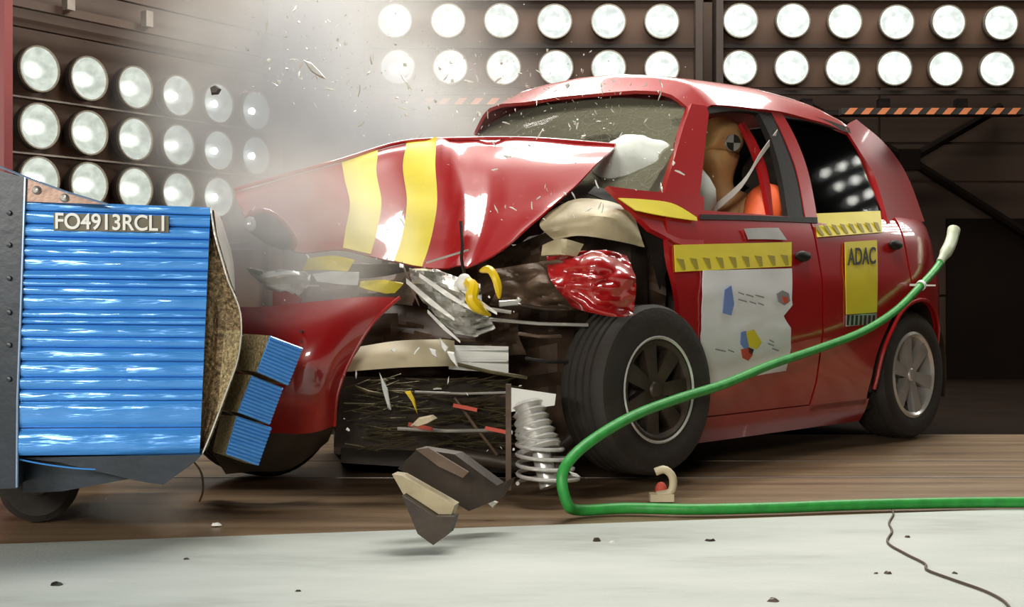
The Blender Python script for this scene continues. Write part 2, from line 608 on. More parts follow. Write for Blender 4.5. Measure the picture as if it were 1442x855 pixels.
def lamp_proto(refl):
    root = thing('floodlight', '', 'lamp', (0, 0, 0), 'floodlights on the lamp racks')
    a = (0, -1, 0)
    MB().lathe([(0.128, 0.0), (0.128, -0.05), (0.11, -0.085), (0.05, -0.105), (0.0, -0.105)], (0, 0, 0), a, 28).build('housing', 'lamp_can', root)
    prof = [(0.121, -0.004)] + [(0.121 * math.sqrt(max(0, 1 - k / 7)), -0.004 - 0.075 * (k / 7)) for k in range(1, 8)]
    MB().lathe(prof, (0, 0, 0), a, 28).build('reflector', refl, root, smooth=0)
    MB().lathe([(0.0, -0.020), (0.014, -0.023), (0.024, -0.036), (0.018, -0.060), (0.0, -0.072)], (0, 0, 0), a, 12).build('bulb', 'bulb', root)
    MB().lathe([(0.119, 0.004), (0.127, 0.004), (0.129, -0.012), (0.119, -0.006)], (0, 0, 0), a, 28, True).build('rim', 'lamp_rim', root)
    return root


LB = lamp_proto('refl_back')
LL = lamp_proto('refl_left')
first = {'b': True, 'l': True}


def put_lamp(proto, key, loc, rz, label):
    o = proto if first[key] else copy_tree(proto)
    first[key] = False
    o.location = loc
    o.rotation_euler = (0, 0, rz)
    o['label'] = label


YB = 9.2
rows = {
    ('left', 0): [(556, 29), (631, 29), (706, 29), (781, 30), (857, 30), (932, 30)],
    ('left', 1): [(560, 94), (634, 94), (709, 95), (783, 95), (857, 95), (932, 96)],
    ('right', 0): [(1043, 29), (1117, 29), (1190, 30), (1263, 31), (1336, 31), (1410, 32)],
    ('right', 1): [(1042, 95), (1115, 95), (1187, 96), (1260, 96), (1332, 97), (1404, 97)],
}
for (side, k), pts in rows.items():
    for i, (px, py) in enumerate(pts):
        put_lamp(LB, 'b', P(px, py, YB), random.uniform(-.05, .05),
                 'round white floodlight, %s from the left in the %s row of the %s back rack' % (ORD[i], ('upper', 'lower')[k], side))
A0, A1 = Vector((-2.575, 6.97, 0)), Vector((-1.66, 8.30, 0))
ld = (A1 - A0).normalized()
ln = Vector((ld.y, -ld.x, 0))
lth = math.atan2(ln.x, -ln.y)
for k, z in enumerate((1.879, 1.567, 1.275)):
    for i in range(6):
        p = A0.lerp(A1, i / 5)
        p.z = z - (0.008 * i if k == 0 else 0.004 * i)
        put_lamp(LL, 'l', p, lth, 'glowing oval floodlight, %s from the left in the %s row of the angled left rack' % (ORD[i], ('top', 'middle', 'bottom')[k]))

# back racks: panel, frame bars
for side, x0, x1 in (('left', 515, 975), ('right', 1003, 1436)):
    r = thing('lamp_rack', 'dark brown %s lamp rack on the back wall holding two rows of floodlights' % side, 'lamp rack',
              P((x0 + x1) / 2, 150, YB + .35))
    a_, c_ = P(x0, 130, YB + .35), P(x1, -60, YB + .35)
    w = c_.x - a_.x
    cx = (a_.x + c_.x) / 2
    MB().box((cx, YB + .125, (a_.z + c_.z) / 2), (w, 0.03, c_.z - a_.z)).build('back_panel', 'rack', r)
    for z in (P(0, 62, YB).z, P(0, 128, YB).z, P(0, -5, YB).z):
        MB().box((cx, YB + .09, z), (w, 0.04, 0.03)).build('cross_bar', 'rack_dark', r)
    for x in (a_.x, c_.x):
        MB().box((x, YB + .10, (a_.z + c_.z) / 2 - .04), (0.05, 0.20, c_.z - a_.z + .1)).build('side_post', 'rack_dark', r)
    for k in range(3):
        MB().box((a_.x + w * (0.3 + .25 * k), YB + .3, P(0, 140, YB).z), (0.08, 0.08, 0.09)).build('cable_box', 'lamp_can', r)
    MB().box((cx, YB + .3, P(0, 152, YB).z), (w, 0.12, 0.035)).build('lower_bar', 'rack_dark', r)
# pillar between the racks
r = thing('steel_pillar', 'brown steel column standing between the two back lamp racks', 'pillar', (1.385, YB + .45, 0))
MB().box((1.385, YB + .45, 2.0), (0.10, 0.14, 4.0)).build('shaft', 'wall', r)
for z in (0.02, 3.9):
    MB().box((1.385, YB + .45, z), (0.18, 0.22, 0.03)).build('end_plate', 'rack_dark', r)
# hazard-striped beam
for side, xa_, xb_, y_, n_ in (('right', 1185, 1470, 157, 12), ('left', 520, 985, 143, 20)):
    zt, zb = P(0, y_ - 5, 9.0).z, P(0, y_ + 4, 9.0).z
    x0, x1 = P(xa_, 0, 9.0).x, P(xb_, 0, 9.0).x
    r = thing('hazard_striped_beam', 'horizontal steel beam with orange and black hazard stripes under the %s back lamp rack' % side, 'beam', ((x0 + x1) / 2, 9.04, zb))
    MB().box(((x0 + x1) / 2, 9.04, (zt + zb) / 2), (x1 - x0, 0.08, zt - zb)).build('beam', 'ink_black', r)
    for k in range(n_):
        xa = P(xa_ + 23 + 23.0 * k, 0, 9.0).x
        poly = [(xa - .095, 8.998, zb), (xa - .04, 8.998, zb), (xa, 8.998, zt), (xa - .055, 8.998, zt)]
        MB().prism(poly, (0, 0.004, 0)).build('stripe', 'orange', r, smooth=0)
# wall bracing
r = thing('cross_brace', 'dark crossed steel bracing on the back wall right of the car', 'brace', P(1280, 225, 9.8))
for a_, c_ in (((1280, 225), (1410, 150)), ((1280, 225), (1470, 345)), ((1280, 225), (1130, 145)), ((1280, 225), (1150, 300))):
    MB().tube([P(*a_, 9.8), P(*c_, 9.8)], 0.035, 8).build('brace_bar', 'wall_dark', r)
MB().box(P(1280, 225, 9.78), (0.16, 0.06, 0.16)).build('gusset', 'wall_dark', r)
# left rack
r = thing('angled_lamp_rack', 'brown angled lamp rack at left holding three rows of floodlights', 'lamp rack', (A0.x, A0.y, 0))
rot = Matrix.Rotation(math.atan2(ld.y, ld.x), 3, 'Z')
L = (A1 - A0).length
cen = A0.lerp(A1, .5) - ln * .125
MB().box((cen.x, cen.y, 1.75), (L + .7, 0.03, 2.9), rot).build('back_panel', 'rack', r)
for z in (1.725, 1.42):
    p = A0.lerp(A1, .5) - ln * .09
    MB().box((p.x, p.y, z), (L + .38, 0.05, 0.010), rot).build('shelf_edge', 'rail', r)
for z, d in ((2.19, .10), (2.11, .0), (2.36, .06)):
    p = A0.lerp(A1, .45) + ln * d
    MB().box((p.x, p.y, z), (L + .5, 0.04, 0.045), rot).build('upper_rail', 'rack', r)
for t in (-.12, 1.12):
    p = A0.lerp(A1, t) - ln * .16
    MB().box((p.x, p.y, 1.4), (0.06, 0.20, 2.8), rot).build('side_post', 'rack_dark', r)
for i, t in enumerate((.05, .38)):
    p = A0.lerp(A1, t) + ln * .14
    MB().box((p.x, p.y, 2.24), (0.05, 0.05, 0.09), rot).build('rail_clamp', 'rail', r)
tag(MB().box((P(-2, 0, 4.6).x, 4.62, 1.6), (0.055, 0.08, 3.2)).build('red_post', 'red_post'),
    'slim red painted post at the left edge behind the barrier trolley', 'post')

# ------------------------------------------------------------------ crash barrier
EX = Vector((-0.22, 0.975, 0))                      # the block's long axis, away from the camera


def fl(px, py, out=0.0):                            # point on the block's near end face
    t = (px - 27) / 265.0
    Y = 3.28 + 0.10 * t
    return P(px, py, Y) - EX * out


bar = thing('deformable_barrier', 'big blue foil-clad honeycomb barrier block with numbered plate', 'barrier', (-1.0, 3.6, 0.25))
ys = [283, 297, 315, 333, 346, 361, 380, 392, 403, 415, 436, 447, 456, 474, 489, 508, 531, 549, 565, 603, 642]
yr = [292, 304, 321, 338, 350, 364, 382, 395, 406, 418, 437, 448, 458, 476, 491, 509, 531, 549, 564, 602, 640]


def xl(t): return 37 - 11 * t
def xr(t): return 297 - 16 * t


def strip_pt(px_t, a, bb, w, bulge):
    t = w
    ya = ys[a] * (1 - px_t) + yr[a] * px_t
    yb = ys[a + 1] * (1 - px_t) + yr[a + 1] * px_t
    y = ya + (yb - ya) * t
    v = (y - 283) / 358
    x = xl(v) + (xr(v) - xl(v)) * px_t
    return fl(x, y, bulge)


for a in range(20):
    hpx = ys[a + 1] - ys[a]
    nrow = 7
    tilt = random.uniform(-.006, .006)
    dep = random.uniform(0.008, 0.017)
    g = []
    for j in range(nrow + 1):
        w = j / nrow
        row = []
        for i in range(25):
            s = i / 24
            bul = math.sin(math.pi * w) ** .28 * dep + tilt * (w - .5) + 0.004 * noise.noise(Vector((s * 7, a * 3.1, w * 1.2))) * math.sin(math.pi * w)
            wob = 0.03 * noise.noise(Vector((s * 5, a * 1.7, 4)))
            row.append(strip_pt(s, a, 0, min(max(w * .97 + .015 + wob * math.sin(math.pi * w), 0.01), .99), bul))
        g.append(row)
    MB().sheet(g, 0.002, -EX).build('foil_strip', 'blue', bar, smooth=60)
# core body behind the strips
q = [fl(39, 285, -.006), fl(295, 294, -.006), fl(279, 638, -.006), fl(28, 640, -.006)]
MB().bbox8(q, [p + EX * .95 for p in q]).build('honeycomb_core', 'ink_black', bar, smooth=0)
# the crushed front of the core that bulges past the foil
shp = [(298, 296), (303, 330), (312, 362), (322, 395), (333, 420), (340, 445), (340, 478), (334, 512), (322, 545), (310, 578), (298, 610), (288, 634)]
back_edge = [(293, 296), (291, 330), (290, 362), (289, 395), (288, 420), (287, 445), (286, 478), (285, 512), (284, 545), (283, 578), (281, 610), (280, 634)]
g = []
for (bx, by), (sx, sy) in zip(back_edge, shp):
    row = []
    for i in range(9):
        t = i / 8
        p = fl(bx + (sx - bx) * t, by + (sy - by) * t, -0.006)
        row.append(p + EX * (0.02 * abs(noise.noise(Vector((t * 9, by * .06, 1)))) + .018 * math.sin(t * math.pi)))
    g.append(row)
cc = MB().sheet(g, 0.006, -EX)
cc.sheet([[r[-1] + EX * (.32 * k / 4) for k in range(5)] for r in g], .004, Vector((1, 0, 0)))
cc.build('crushed_core', 'honey', bar, smooth=20)
tb = [fl(316, 466, .004), fl(338, 464, .004), fl(338, 482, .004), fl(328, 532, .004), fl(314, 572, .004), fl(306, 580, .004)]
MB().prism(tb, EX * .12).build('tan_wedge', 'honey_tan', bar, smooth=0, label='tan block pinched behind the front sheet')
# front cladding sheet
pts = [fl(x, y, .012) for x, y in [(297, 290)] + shp + [(284, 642)]]
g = [[cr(pts, i / 40) + EX * d + Vector((0.035 * (d / .33) * max(0, math.sin(min(1, i / 15) * math.pi)), 0, 0)) for i in range(41)] for d in (0, .11, .22, .33)]
MB().sheet(g, 0.0035, Vector((1, 0, 0))).build('front_sheet', 'alu', bar, smooth=60)
# foil flap under the block
fp = [fl(26, 647), fl(70, 655), (fl(130, 661)), fl(190, 657), fl(238, 643)]
MB().tube([cr(fp, i / 20) for i in range(21)], 0.0022, 6).build('loose_foil_edge', 'blue', bar)
# number plate
pl = [fl(77, 301, .022), fl(238, 305, .022), fl(238, 328, .022), fl(77, 325, .022)]
npl = MB().bbox8(pl, [p + EX * .008 for p in pl]).build('number_plate', 'plate', bar, smooth=0)
pc = (pl[0] + pl[1] + pl[2] + pl[3]) / 4
pu = (pl[1] - pl[0]).normalized()
pv = (pl[0] - pl[3]).normalized()
text_mesh('FO4913RCL1', 0.056, 0.0015, lambda x, y, z: pc + pu * (x * 0.90) + pv * (y * 1.02) - EX * (0.004 + z), 'lettering', 'white', npl, bold=0.0009)

# the three bumper pieces
specs = [((381, 473), (426, 490), (405, 543), (362, 524), (341, 470), (326, 519)),
         ((355, 529), (398, 546), (379, 598), (335, 581), (320, 525), (308, 577)),
         ((334, 586), (382, 602), (363, 656), (318, 640), (311, 584), (299, 636))]
for k, (tl, tr, br_, bl, ol, obl) in enumerate(specs):
    bm_ = thing('bumper_segment', 'small ridged blue and brown honeycomb bumper piece, %s of three, leaning against the red bumper' % ('top', 'middle', 'bottom')[k],
                'honeycomb piece', P(bl[0], bl[1], 3.5), 'torn-off barrier bumper pieces')
    Y0 = 3.46
    TL, TR, BR, BL = P(*tl, Y0), P(*tr, Y0 + .09), P(*br_, Y0 + .09), P(*bl, Y0)
    OL, OBL = P(*ol, Y0 + .12), P(*obl, Y0 + .12)
    back = (TR - TL) + (OL - TL)
    # ridged blue face: eleven foil edges
    n = 11
    g = []
    nn = (TR - TL).cross(BL - TL).normalized()
    if nn.y > 0:
        nn = -nn
    for j in range(n * 4 + 1):
        t = j / (n * 4)
        bul = 0.0035 * abs(math.sin(math.pi * t * n)) ** .5 + 0.001 * noise.noise(Vector((t * 20, k, 0)))
        a_, c_ = TL.lerp(BL, t) + nn * bul, TR.lerp(BR, t) + nn * bul
        g.append([a_.lerp(c_, i / 3) for i in range(4)])
    MB().sheet(g, 0.004, nn).build('foil_side', 'blue', bm_, smooth=50)
    inn = nn * -.003
    OR_, OBR = TR + (OL - TL), BR + (OBL - BL)
    MB().add([TL + inn, TR + inn, BR + inn, BL + inn, OL, OR_, OBR, OBL],
             [(0, 1, 2, 3), (0, 3, 7, 4), (1, 5, 6, 2), (4, 7, 6, 5), (0, 4, 5, 1), (3, 2, 6, 7)]).build('honeycomb_cells', 'honey_tan' if k != 1 else 'honey_tan', bm_, smooth=0)

# trolley that carries the barrier
tr_ = thing('barrier_trolley', 'dark blue steel trolley with mounting plate behind the blue barrier block', 'trolley', (-1.4, 3.6, 0))


def tl_(px, py, d=0.0):
    return P(px, py, 3.27) + EX * d


q = [tl_(-60, 225), tl_(35, 250), tl_(24, 688), tl_(-60, 690)]
MB().bbox8([p - EX * .0 for p in q], [p + EX * 1.0 for p in q]).build('mounting_plate', 'cart', tr_, smooth=0)
MB().tube([tl_(36, 250, -.004), tl_(33, 340, -.004), tl_(30, 430, -.004), tl_(25, 560, -.004), tl_(24, 686, -.004)], 0.0035, 6).build('plate_edge', 'cart_edge', tr_)
for y in (300, 345, 392, 440, 486, 534):
    MB().lathe([(0.0, -.004), (.006, -.003), (.007, .002)], tl_(13, y, -.004), (0, 1, 0), 10).build('bolt', 'cart', tr_)
g = [tl_(37, 251), tl_(152, 288), tl_(37, 284)]
fln = MB().prism(g, EX * .02).build('flange', 'flange', tr_, smooth=0)
MB().tube([tl_(-60, 216, -.003), tl_(0, 235, -.003), tl_(35, 249, -.003), tl_(92, 270, -.003), tl_(152, 288, -.003)], 0.003, 6).build('flange_lip', 'cart_edge', tr_)
for x, y in ((52, 268), (91, 279)):
    MB().lathe([(0.0, -.014), (.007, -.012), (.011, -.004), (.012, 0.002)], tl_(x, y), (0, 1, 0), 12).build('rivet', 'steel', fln)
und = [tl_(22, 648, .05), tl_(284, 644, .05), tl_(272, 656, .05), tl_(228, 687, .05), tl_(190, 681, .05), tl_(80, 655, .05)]
MB().prism(und, EX * .6).build('underframe_plate', 'cart', tr_, smooth=0)
und2 = [tl_(22, 652, .12), tl_(200, 680, .12), tl_(80, 702, .12), tl_(22, 705, .12)]
MB().prism(und2, EX * .8).build('underframe', 'cart', tr_, smooth=0)
for yy in (3.72, 4.5):
    c = Vector((-1.37 - (yy - 3.7) * .22, yy, .11))
    w = MB().lathe([(0.03, -.04), (.09, -.045), (.11, -.03), (.11, .03), (.09, .045), (.03, .04)], c, (-.22, .975, 0), 24, True).build('wheel', 'tyre', tr_)
    MB().lathe([(0.0, -.05), (.03, -.05), (.035, -.02), (.035, .05), (0, .05)], c, (-.22, .975, 0), 16).build('hub', 'dark', w)
    MB().box(c + Vector((0, 0, .13)), (.06, .14, .12)).build('wheel_fork', 'cart', tr_)
bw = [P(268, 645, 3.6), P(283, 665, 3.62), P(286, 690, 3.66), P(281, 706, 3.70)]
MB().tube([cr(bw, i / 14) for i in range(15)], 0.003, 6).build('brake_wire', 'wire', tr_)

# ------------------------------------------------------------------ the car
Q = math.sqrt(0.5)
OX, OY = 0.38, 4.32


def Wc(u, v, z):                                    # car frame: u to the rear, v to the far side, z up
    return Vector((OX + Q * u - Q * v, OY + Q * u + Q * v, z))


AU, AV = Vector((Q, Q, 0)), Vector((-Q, Q, 0))
ZT = [.1, .15, .3, .5, .7, .9, .98]
VT = [.09, .06, .01, -.02, -.02, .02, .05]


def vz(z):
    if z >= .98:
        return .06 + (z - .98) * .42
    if z <= ZT[0]:
        return VT[0]
    for i in range(6):
        if z <= ZT[i + 1]:
            t = (z - ZT[i]) / (ZT[i + 1] - ZT[i])
            return VT[i] + (VT[i + 1] - VT[i]) * t


def vplan(u):
    return .14 * max(0, (min(u, 2.56) - 2.0) / .5) ** 2


def B(u, z, out=0.0):
    return Wc(u, vz(z) + vplan(u) - out, z)


def BR(u, z, out=0.0):
    return Wc(u, 1.56 - vz(z) - vplan(u) + out, z)


def S(px, py, out=0.0):                             # the point of the near body side that the lens sees at px, py
    v = .1
    r = (px - CX) / F
    for _ in range(30):
        u = (r * (OY + Q * v) - (OX - Q * v)) / (Q * (1 - r))
        Y = OY + Q * u + Q * v
        z = CAM_Z + (CY - py) / F * Y
        v = .5 * v + .5 * (vz(z) + vplan(u))
    return Wc(u, v - out, z)


def strip(A, Bp, n=16, m=3, out=0.0):
    A = [S(x, y, out) for x, y in A]
    Bp = [S(x, y, out) for x, y in Bp]
    return [[cr(A, i / n).lerp(cr(Bp, i / n), j / m) for j in range(m + 1)] for i in range(n + 1)]


OUT = -AV
car = thing('hatchback_car', 'crushed red hatchback with yellow measuring tape and white door poster', 'car', Wc(1.0, .75, 0))


def panel(name, z0, z1, uL, uR, nz=14, nu=14, m='paint', fn=B, out=0.0, away=None, t=.02, parent=car, build=True, mb=None):
    g = []
    for j in range(nz + 1):
        z = z0 + (z1 - z0) * j / nz
        a, c = uL(z), uR(z)
        g.append([fn(a + (c - a) * i / nu, z, out) for i in range(nu + 1)])
    mb = mb or MB()
    mb.sheet(g, t, away or OUT)
    return mb.build(name, m, parent, smooth=50) if build else mb


def arch(z, sgn):
    d = .345 ** 2 - (z - .29) ** 2
    return 2.04 + sgn * (math.sqrt(d) if d > 0 else 0)


fd = panel('front_door', .205, .965, lambda z: .26 + .02 * math.sin(z * 14), lambda z: 1.215 - .0 * z, 18, 22)
rd = panel('rear_door', .175, .985, lambda z: 1.228, lambda z: 1.955 if z > .635 else min(1.955, arch(z, -1) - .03), 20, 16)
qm = panel('', .30, .635, lambda z: arch(z, 1), lambda z: 2.44 + .05 * min(1, (z - .3) / .2), 10, 6, build=False)
panel('', .635, 1.0, lambda z: 1.97, lambda z: 2.49 + .02 * math.sin((z - .6) * 5), 12, 14, build=False, mb=qm)
qp = qm.build('rear_quarter_panel', 'paint', car, smooth=50)
# lip around the rear arch
al = MB()
al.tube([B(2.04 + .338 * math.cos(math.radians(a)), .29 + .338 * math.sin(math.radians(a)), .006) for a in range(-4, 190, 8)], .009, 8)
al.build('wheel_arch_lip', 'paint', qp)
panel('sill', .10, .20, lambda z: .34, lambda z: 1.70, 5, 20)
# far side, tail, floor
panel('far_side_panel', .16, .98, lambda z: .25, lambda z: 2.47, 10, 20, fn=BR, away=AV)
for nm, a, c in (('far_pillar', (.42, .98, .50, .98), (.70, 1.45, .80, 1.45)), ('far_pillar', (1.18, .98, 1.28, .98), (1.26, 1.45, 1.34, 1.45)), ('far_pillar', (1.95, .98, 2.48, .98), (1.88, 1.45, 1.99, 1.45))):
    g = [[BR(a[0] + (c[0] - a[0]) * k / 6 + (a[2] - a[0] + ((c[2] - c[0]) - (a[2] - a[0])) * k / 6) * j / 2, .98 + .47 * k / 6) for j in range(3)] for k in range(7)]
    MB().sheet(g, .02, AV).build(nm, 'paint', car)
tailp = [(1.99, 1.475), (2.14, 1.39), (2.33, 1.26), (2.46, 1.10), (2.51, .98), (2.53, .75), (2.50, .50), (2.45, .32)]


def tail(i0, i1, name, m, v0=.0, v1=1.0):
    g = []
    for k in range(9):
        t = (i0 + (i1 - i0) * k / 8) / (len(tailp) - 1)
        u, z = cr([Vector((a, c, 0)) for a, c in tailp], t).xy
        a = vz(z) + vplan(u) + .02
        row = []
        for j in range(11):
            s = v0 + (v1 - v0) * j / 10
            row.append(Wc(u + .05 * math.sin(math.pi * s), a + (1.56 - 2 * a) * s, z))
        g.append(row)
    return MB().sheet(g, .02, AU).build(name, m, car)


tail(0, 3.6, 'rear_window', 'glass', .08, .92)
tg = tail(3.6, 5.3, 'tailgate', 'paint')
tail(5.3, 7, 'rear_bumper', 'paint')
for s in (.06, .94):
    a = Wc(2.475, .20 + s * 1.16, .88)
    MB().box(a, (.10, .10, .20), Matrix.Rotation(math.radians(45), 3, 'Z')).build('tail_lamp', 'ink_red', car, smooth=0)
MB().bbox8([Wc(.25, .08, .12), Wc(2.35, .08, .16), Wc(2.35, 1.48, .16), Wc(.25, 1.48, .12)],
           [Wc(.25, .08, .18), Wc(2.35, .08, .21), Wc(2.35, 1.48, .21), Wc(.25, 1.48, .18)]).build('floor_pan', 'dark', car, smooth=0)
MB().bbox8([Wc(.20, .10, .14), Wc(.20, 1.46, .14), Wc(.12, 1.46, .98), Wc(.14, .10, .98)],
           [Wc(.26, .10, .14), Wc(.26, 1.46, .14), Wc(.22, 1.46, .99), Wc(.24, .10, .99)]).build('bulkhead', 'dark', car, smooth=0)
# wheel housing at the rear
g = [[Wc(2.04 + .35 * math.cos(math.radians(a)), v, .29 + .35 * math.sin(math.radians(a))) for v in (.03, .12, .22, .32)] for a in range(-20, 205, 15)]
MB().sheet(g, .006, -AU).build('rear_wheel_housing', 'dark', car)
MB().prism([Wc(2.04 + .35 * math.cos(math.radians(a)), .32, .29 + .35 * math.sin(math.radians(a))) for a in range(-20, 205, 15)], AV * .01).build('rear_wheel_well', 'dark', car)
# roof
g = []
cross = [(.232, 1.395), (.262, 1.430), (.292, 1.463), (.315, 1.484), (.36, 1.506), (.45, 1.525), (.60, 1.540), (.78, 1.545), (.96, 1.540), (1.11, 1.525), (1.20, 1.506), (1.245, 1.484), (1.268, 1.463), (1.298, 1.430), (1.328, 1.395)]
for t in [0, .012, .025, .04, .055, .07, .085] + [.085 + .915 * k / 22 for k in range(1, 23)]:
    row = []
    for v, z in cross:
        s = (v - .235) / 1.09
        u0 = .70 - .12 * math.sin(math.pi * s) - .15 * s
        u = u0 + (1.985 + .03 * math.sin(math.pi * s) - u0) * t
        lip = max(0, .085 - t) / .085
        zz = z + .030 * math.sin(math.pi * min(1, t * 1.15)) - .085 * lip * (.4 + .6 * math.sin(math.pi * s))
        zz -= .05 * max(0, t - .75) / .25 * (t - .75) * 4
        zz += .010 * noise.noise(Vector((u * 5, v * 5, 2))) * (1 if .2 < s < .9 else .3)
        row.append(Wc(u, v, zz))
    g.append(row)
roof = MB().sheet(g, .015, Vector((0, 0, 1))).build('roof', 'paint', car, smooth=60)
# pillars
MB().sheet(strip([(974, 146), (962, 180), (950, 222), (934, 276)], [(1000, 150), (995, 185), (991, 225), (985, 278)], 14, 4), .03, OUT).build('windscreen_pillar', 'paint', car)
MB().sheet(strip([(1082, 150), (1104, 196), (1122, 246), (1134, 312)], [(1096, 152), (1120, 196), (1138, 246), (1151, 314)], 14, 3, .004), .03, OUT).build('centre_pillar', 'paint', car)
MB().sheet(strip([(1190, 180), (1212, 215), (1232, 250), (1252, 314)], [(1206, 168), (1248, 204), (1278, 248), (1302, 312)], 14, 6), .03, OUT).build('rear_pillar', 'paint', car)
# black frames and glass of the side windows
MB().sheet(strip([(1064, 150), (1086, 196), (1100, 246), (1110, 308)], [(1082, 150), (1104, 196), (1122, 246), (1134, 312)], 14, 2), .025, OUT).build('front_door_frame', 'seal', car)
MB().sheet(strip([(1058, 172), (1074, 205), (1088, 246), (1099, 302)], [(1063, 170), (1083, 205), (1097, 246), (1104, 302)], 14, 2, -.05), .02, OUT).build('inner_pillar_trim', 'paint', car)
MB().sheet(strip([(996, 152), (1030, 146), (1064, 147), (1090, 152)], [(998, 160), (1030, 156), (1062, 158), (1086, 164)], 14, 2), .02, OUT).build('window_frame_top', 'seal', car)
MB().sheet(strip([(1096, 153), (1130, 160), (1165, 169), (1196, 180)], [(1104, 166), (1134, 170), (1166, 178), (1198, 188)], 14, 2), .02, OUT).build('rear_window_frame_top', 'seal', car)
MB().sheet(strip([(985, 302), (1040, 303), (1100, 305), (1150, 306)], [(985, 309), (1040, 310), (1100, 312), (1150, 314)], 14, 2, .004), .02, OUT).build('belt_seal', 'seal', fd)
MB().sheet(strip([(1100, 160), (1150, 168), (1198, 184)], [(1152, 300), (1200, 299), (1245, 298)], 12, 8, -.012), .004, OUT).build('rear_side_glass', 'glass', rd)
# door handles
for (x, y) in ((1127, 361), (1258, 345)):
    p = S(x, y, .012)
    MB().ball(p, (.055, .018, .022), 12, Matrix.Rotation(math.radians(45), 3, 'Z')).build('handle', 'seal', fd if x < 1200 else rd)
# tapes and stickers on the doors
for (q4, par, n) in (((948, 345, 1113, 341, 1113, 375, 950, 383), fd, 9), ((1143, 301, 1238, 297, 1241, 327, 1150, 334), rd, 8)):
    x0, y0, x1, y1, x2, y2, x3, y3 = q4
    tp = MB().sheet(strip([(x0, y0), ((x0 + x1) / 2, (y0 + y1) / 2), (x1, y1)], [(x3, y3), ((x2 + x3) / 2, (y2 + y3) / 2), (x2, y2)], 16, 3, .006), .004, OUT).build('measuring_tape', 'yellow', par)
    for k in range(n):
        a, c = (k + .15) / n, (k + .68) / n
        tx = lambda s: x0 + (x1 - x0) * s
        bx = lambda s: x3 + (x2 - x3) * s
        ty = lambda s, w: (y0 + (y1 - y0) * s) * (1 - w) + (y3 + (y2 - y3) * s) * w
        MB().prism([S(tx(a), ty(a, .50), .0075), S(tx(c), ty(c, .55), .0075), S(bx(c) + 1, ty(c, .93), .0075), S(bx(c) - 3, ty(c, .93), .0075)], AV * .002).build('tape_mark', 'olive', tp, smooth=0)
ws = MB().sheet(strip([(868, 279), (905, 281), (945, 287), (978, 306)], [(892, 296), (920, 302), (950, 307), (979, 311)], 14, 3, .010), .004, OUT)
MB().sheet(strip([(855, 262), (900, 268), (945, 272), (990, 277)], [(915, 322), (940, 335), (960, 345), (990, 347)], 14, 6, .004), .02, OUT).build('front_wing_remnant', 'paint', car)
ws.build('wing_tape', 'yellow', car)
MB().sheet(strip([(1046, 322), (1070, 321), (1094, 321)], [(1052, 337), (1078, 337), (1106, 338)], 12, 2, .008), .003, OUT).build('silver_marker_strip', 'silver', fd)
# door poster, torn on its right edge
pr = [(1113, 378), (1113, 418), (1113, 430), (1101, 445), (1111, 462), (1112, 490), (1104, 522)]
pl_ = [(988, 381), (987, 410), (986, 440), (986, 460), (985, 480), (985, 510), (986, 542)]
PL = [S(x, y, .008) for x, y in pl_]
PR = [S(x, y, .008) for x, y in pr]
g = []
for j in range(25):
    t = j / 24
    a, c = cr(PL, t), PR[int(min(t * 6, 5.999))].lerp(PR[min(int(t * 6) + 1, 6)], t * 6 - int(min(t * 6, 5.999)))
    g.append([a.lerp(c, i / 12) + OUT * (.004 * noise.noise(Vector((i * .4, j * .3, 0)))) for i in range(13)])
po = MB().sheet(g, .003, OUT).build('door_poster', 'paper', fd)


def mark(px, name, m, par=po, o=.0125):
    MB().prism([S(x, y, o) for x, y in px], AV * .002).build(name, m, par, smooth=0)


mark([(1017, 408), (1026, 402), (1030, 428), (1026, 444), (1014, 441)], 'blue_mark', 'ink_blue')
for k, (x, y, l) in enumerate(((1036, 411, 8), (1047, 414, 10), (1060, 415, 12), (1036, 421, 12), (1052, 424, 9), (1064, 426, 8), (1004, 491, 14), (1022, 492, 8), (1078, 483, 8), (1084, 490, 9), (1080, 478, 6))):
    mark([(x, y), (x + l, y + 3), (x + l, y + 4.6), (x, y + 1.6)], 'faint_lettering', 'ink_grey')
mark([(1047, 468), (1058, 464), (1069, 482), (1062, 492), (1051, 488)], 'yellow_mark', 'yellow')
mark([(1040, 468), (1047, 466), (1051, 488), (1045, 492), (1039, 484)], 'blue_mark', 'ink_blue')
mark([(1040, 492), (1052, 490), (1056, 500), (1050, 508), (1042, 504)], 'red_mark', 'ink_red')
mark([(1050, 489), (1058, 492), (1055, 500), (1050, 496)], 'black_mark', 'ink_black')
mark([(1090, 414), (1098, 409), (1107, 413), (1109, 424), (1101, 430), (1092, 425)], 'round_emblem', 'ink_grey')
mark([(1097, 417), (1105, 419), (1106, 426), (1099, 427)], 'round_emblem_centre', 'ink_red', o=.0145)
# yellow sticker on the rear door
SL, SR = [(1188, 341), (1189, 390), (1190, 443)], [(1233, 338), (1234, 388), (1233, 440)]
sk = MB().sheet(strip(SL, SR, 12, 4, .007), .003, OUT).build('yellow_sticker', 'yellow', rd)
o_ = S(1210.5, 362, .0102)
tu, tv = (S(1230, 361, .0102) - S(1191, 363, .0102)), (S(1210.5, 352, .0102) - S(1210.5, 372, .0102))
tu /= tu.length
tv /= tv.length
text_mesh('ADAC', .098, .001, lambda x, y, z: o_ + tu * (x * .86) + tv * (y * 1.12) + OUT * (.002 + z), 'lettering', 'ink_black', sk, bold=.0012)
st = MB().sheet(strip([(1190, 444), (1190, 452), (1190, 460)], [(1233, 441), (1233, 448), (1232, 456)], 8, 4, .006), .003, OUT).build('marker_sticker', 'silver', rd)
for k in range(7):
    x = 1191 + 6 * k
    mark([(x, 444), (x + 3, 444), (x + 2, 458), (x - 1, 458)], 'black_stripe', 'ink_black', st, .0085)

